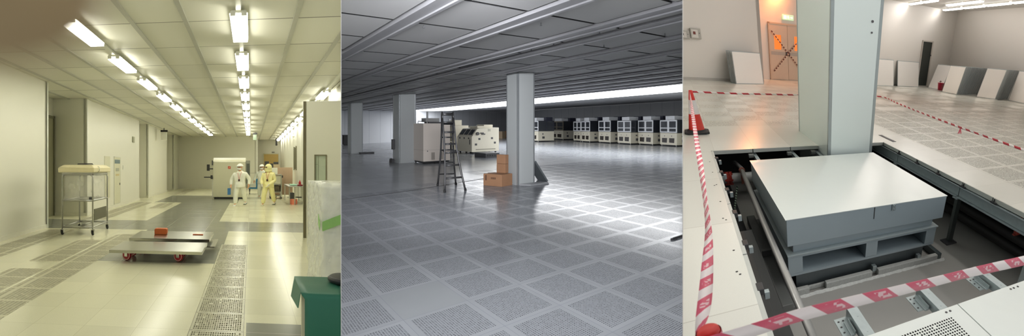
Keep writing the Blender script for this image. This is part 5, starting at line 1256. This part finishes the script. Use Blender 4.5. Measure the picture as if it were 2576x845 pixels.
    if hood:
        shell(.75, 2 * PI - .75, -1.35, 1.5, .118, 'hood', suit, 22, 12); shell(-.8, .8, .28, 1.5, .12, 'hood_brow', suit)
        shell(-.9, .9, -.95, -.12, .112, 'face_mask', suit, bulge=.012)
        b = B(F); b.lathe([(.07, 1.25), (.12, 1.30), (.11, 1.36)], (0, 0, 0), 20); b.build('hood_neck', suit, o)
    else:
        shell(-PI, PI, .3, 1.52, .126, 'cap', m_mask, 26, 8); b = B(F)
        vs = [hp(a, .36, r) for r in (.124, .158) for a in [-.9 + 1.8 * i / 12 for i in range(13)]]
        b.add(vs, [(i, i + 1, 14 + i, 13 + i) for i in range(12)], 0, True); q = b.build('cap_brim', m_mask, o); s_ = q.modifiers.new('thick', 'SOLIDIFY'); s_.thickness = .006
        shell(-.95, .95, -.95, -.12, .104, 'face_mask', m_mask, bulge=.014)
    for a in (-.36, .36):
        b = B(F); c = hp(a, .06, .094); b.lathe([(0, -.009), (.013, -.006), (.016, 0), (.013, .006), (0, .009)], c, 10); b.build('eye', m_hair, o)
        b = B(F); b.tube([hp(a - .16, .2, .098), hp(a, .25, .1), hp(a + .16, .2, .098)], .006, 6); b.build('eyebrow', m_hair, o)
    if lanyard:
        b = B(F); b.tube([(-.07 * sx, -.06, 1.27), (-.035 * sx, -.15, 1.15), (0, -.165, 1.0)], .007, 6); b.tube([(.07 * sx, -.06, 1.27), (.035 * sx, -.15, 1.15), (0, -.165, 1.0)], .007, 6); b.build('lanyard', m_lany, o)
        B(F).box(-.028, .028, -.175, -.165, .93, 1.01).build('badge', mat('dark badge', srgb(70, 44, 42), .4), o, bev=.004)
    if gloves:
        for s in 'lr':
            nn = {k: (v[0], v[1], v[2], (v[3][0] + .004, v[3][1] + .004) if isinstance(v[3], tuple) else v[3] + .004) for k, v in n.items() if k[-1] == s and (k[0] in 'fght' and k[1].isdigit() or k[:2] in ('pa', 'wr'))}
            ee = [(a, b_) for a, b_ in e if a in nn and b_ in nn]
            nn = {**{'wr' + s: nn['wr' + s]}, **nn}
            skin_mesh('glove', F, nn, ee, m_glove, o, 2, sx)
    return o
person(L.rig(-.37, 13.72, 0, .42), dict(shl=(-.2, 0, 1.17), ell=(-.31, .03, .97), wrl=(-.30, -.10, .79), shr=(.22, 0, 1.17), elr=(.34, .04, .95), wrr=(.33, -.08, .77),
    hpl=(-.1, 0, .76), knl=(-.135, -.10, .43), anl=(-.15, -.1, .09), hpr=(.1, 0, .76), knr=(.13, .06, .44), anr=(.14, .30, .10)), m_suit,
    'person in white coverall, white cap and mask with pink lanyard, walking towards us', look=-.3)
person(L.rig(.78, 14.0, 0, .3), dict(shl=(-.19, 0, 1.17), ell=(-.24, -.02, .94), wrl=(-.17, -.24, .82), shr=(.19, 0, 1.17), elr=(.25, .0, .93), wrr=(.08, -.24, .80),
    hpl=(-.09, 0, .76), knl=(-.13, -.13, .43), anl=(-.17, -.12, .09), hpr=(.09, 0, .76), knr=(.14, .05, .43), anr=(.16, .26, .1)), m_suity,
    'person in pale yellow hooded coverall walking with hands clasped, head turned left', hood=True, gloves=True, look=-.8)
person(L.rig(.62, 18.45, 0, .45), dict(shl=(-.2, 0, 1.17), ell=(-.30, .02, .96), wrl=(-.33, -.12, .82), shr=(.2, 0, 1.17), elr=(.27, .03, .94), wrr=(.27, -.06, .74),
    hpl=(-.1, 0, .76), knl=(-.11, -.06, .43), anl=(-.11, 0, .09), hpr=(.1, 0, .76), knr=(.11, -.02, .43), anr=(.11, .1, .09)), m_suit,
    'person in white coverall, cap and mask half hidden behind the yellow suit', lanyard=False, look=-.2)
F = L.rig(-.37, 13.72, 0, .42); b = B(F); b.box(-.35, -.25, -.22, -.2, .46, .70); b.box(-.34, -.26, -.226, -.22, .60, .66); tag(b.build('folder', mat('blue folder', srgb(72, 124, 176), .4), bev=.004), 'blue folder held in the right hand of the walking man in white', 'folder')

# the photographer's fingertip at the edge of the lens
FY = .028
c0 = Vector((-.0377, FY, EYE + .01065)); d = Vector((-.62, .10, .78)).normalized()
F = NOCLIP.rig(0, 0); 
class Fr:                                    # a frame along the finger
    def __init__(s, o, z, clips=()): s.o = o; s.c = z; s.a = z.cross(Vector((0, 1, 0))).normalized(); s.b = s.c.cross(s.a); s.clips = clips
    def __call__(s, p): return s.o + s.a * p[0] + s.b * p[1] + s.c * p[2]
F = Fr(c0, d); b = B(F)
prof = [(0, -.0072), (.0028, -.0066), (.0052, -.0046), (.0067, -.0016), (.0073, .002), (.0075, .008), (.0073, .014), (.0077, .02), (.0081, .024), (.0078, .03), (.008, .04), (.0085, .046), (.0088, .05), (.0084, .06), (.0088, .075)]
b.lathe(prof, (0, 0, 0), 28)
fg = b.build('fingertip', mat('finger skin', srgb(150, 130, 92), .6, scale=300))
tag(fg, 'blurred brown fingertip over the top left corner of the picture', 'finger')
b = B(F); vs = [(.0076 * math.sin(a) * (1 - .25 * (z < -.001)), .0074 * math.cos(a), z) for z in (-.003, .001, .006) for a in [-.7 + 1.4 * i / 8 for i in range(9)]]
b.add(vs, [(j * 9 + i, j * 9 + i + 1, (j + 1) * 9 + i + 1, (j + 1) * 9 + i) for j in range(2) for i in range(8)], 0, True); b.build('fingernail', mat('nail', srgb(206, 170, 146), .3), fg)
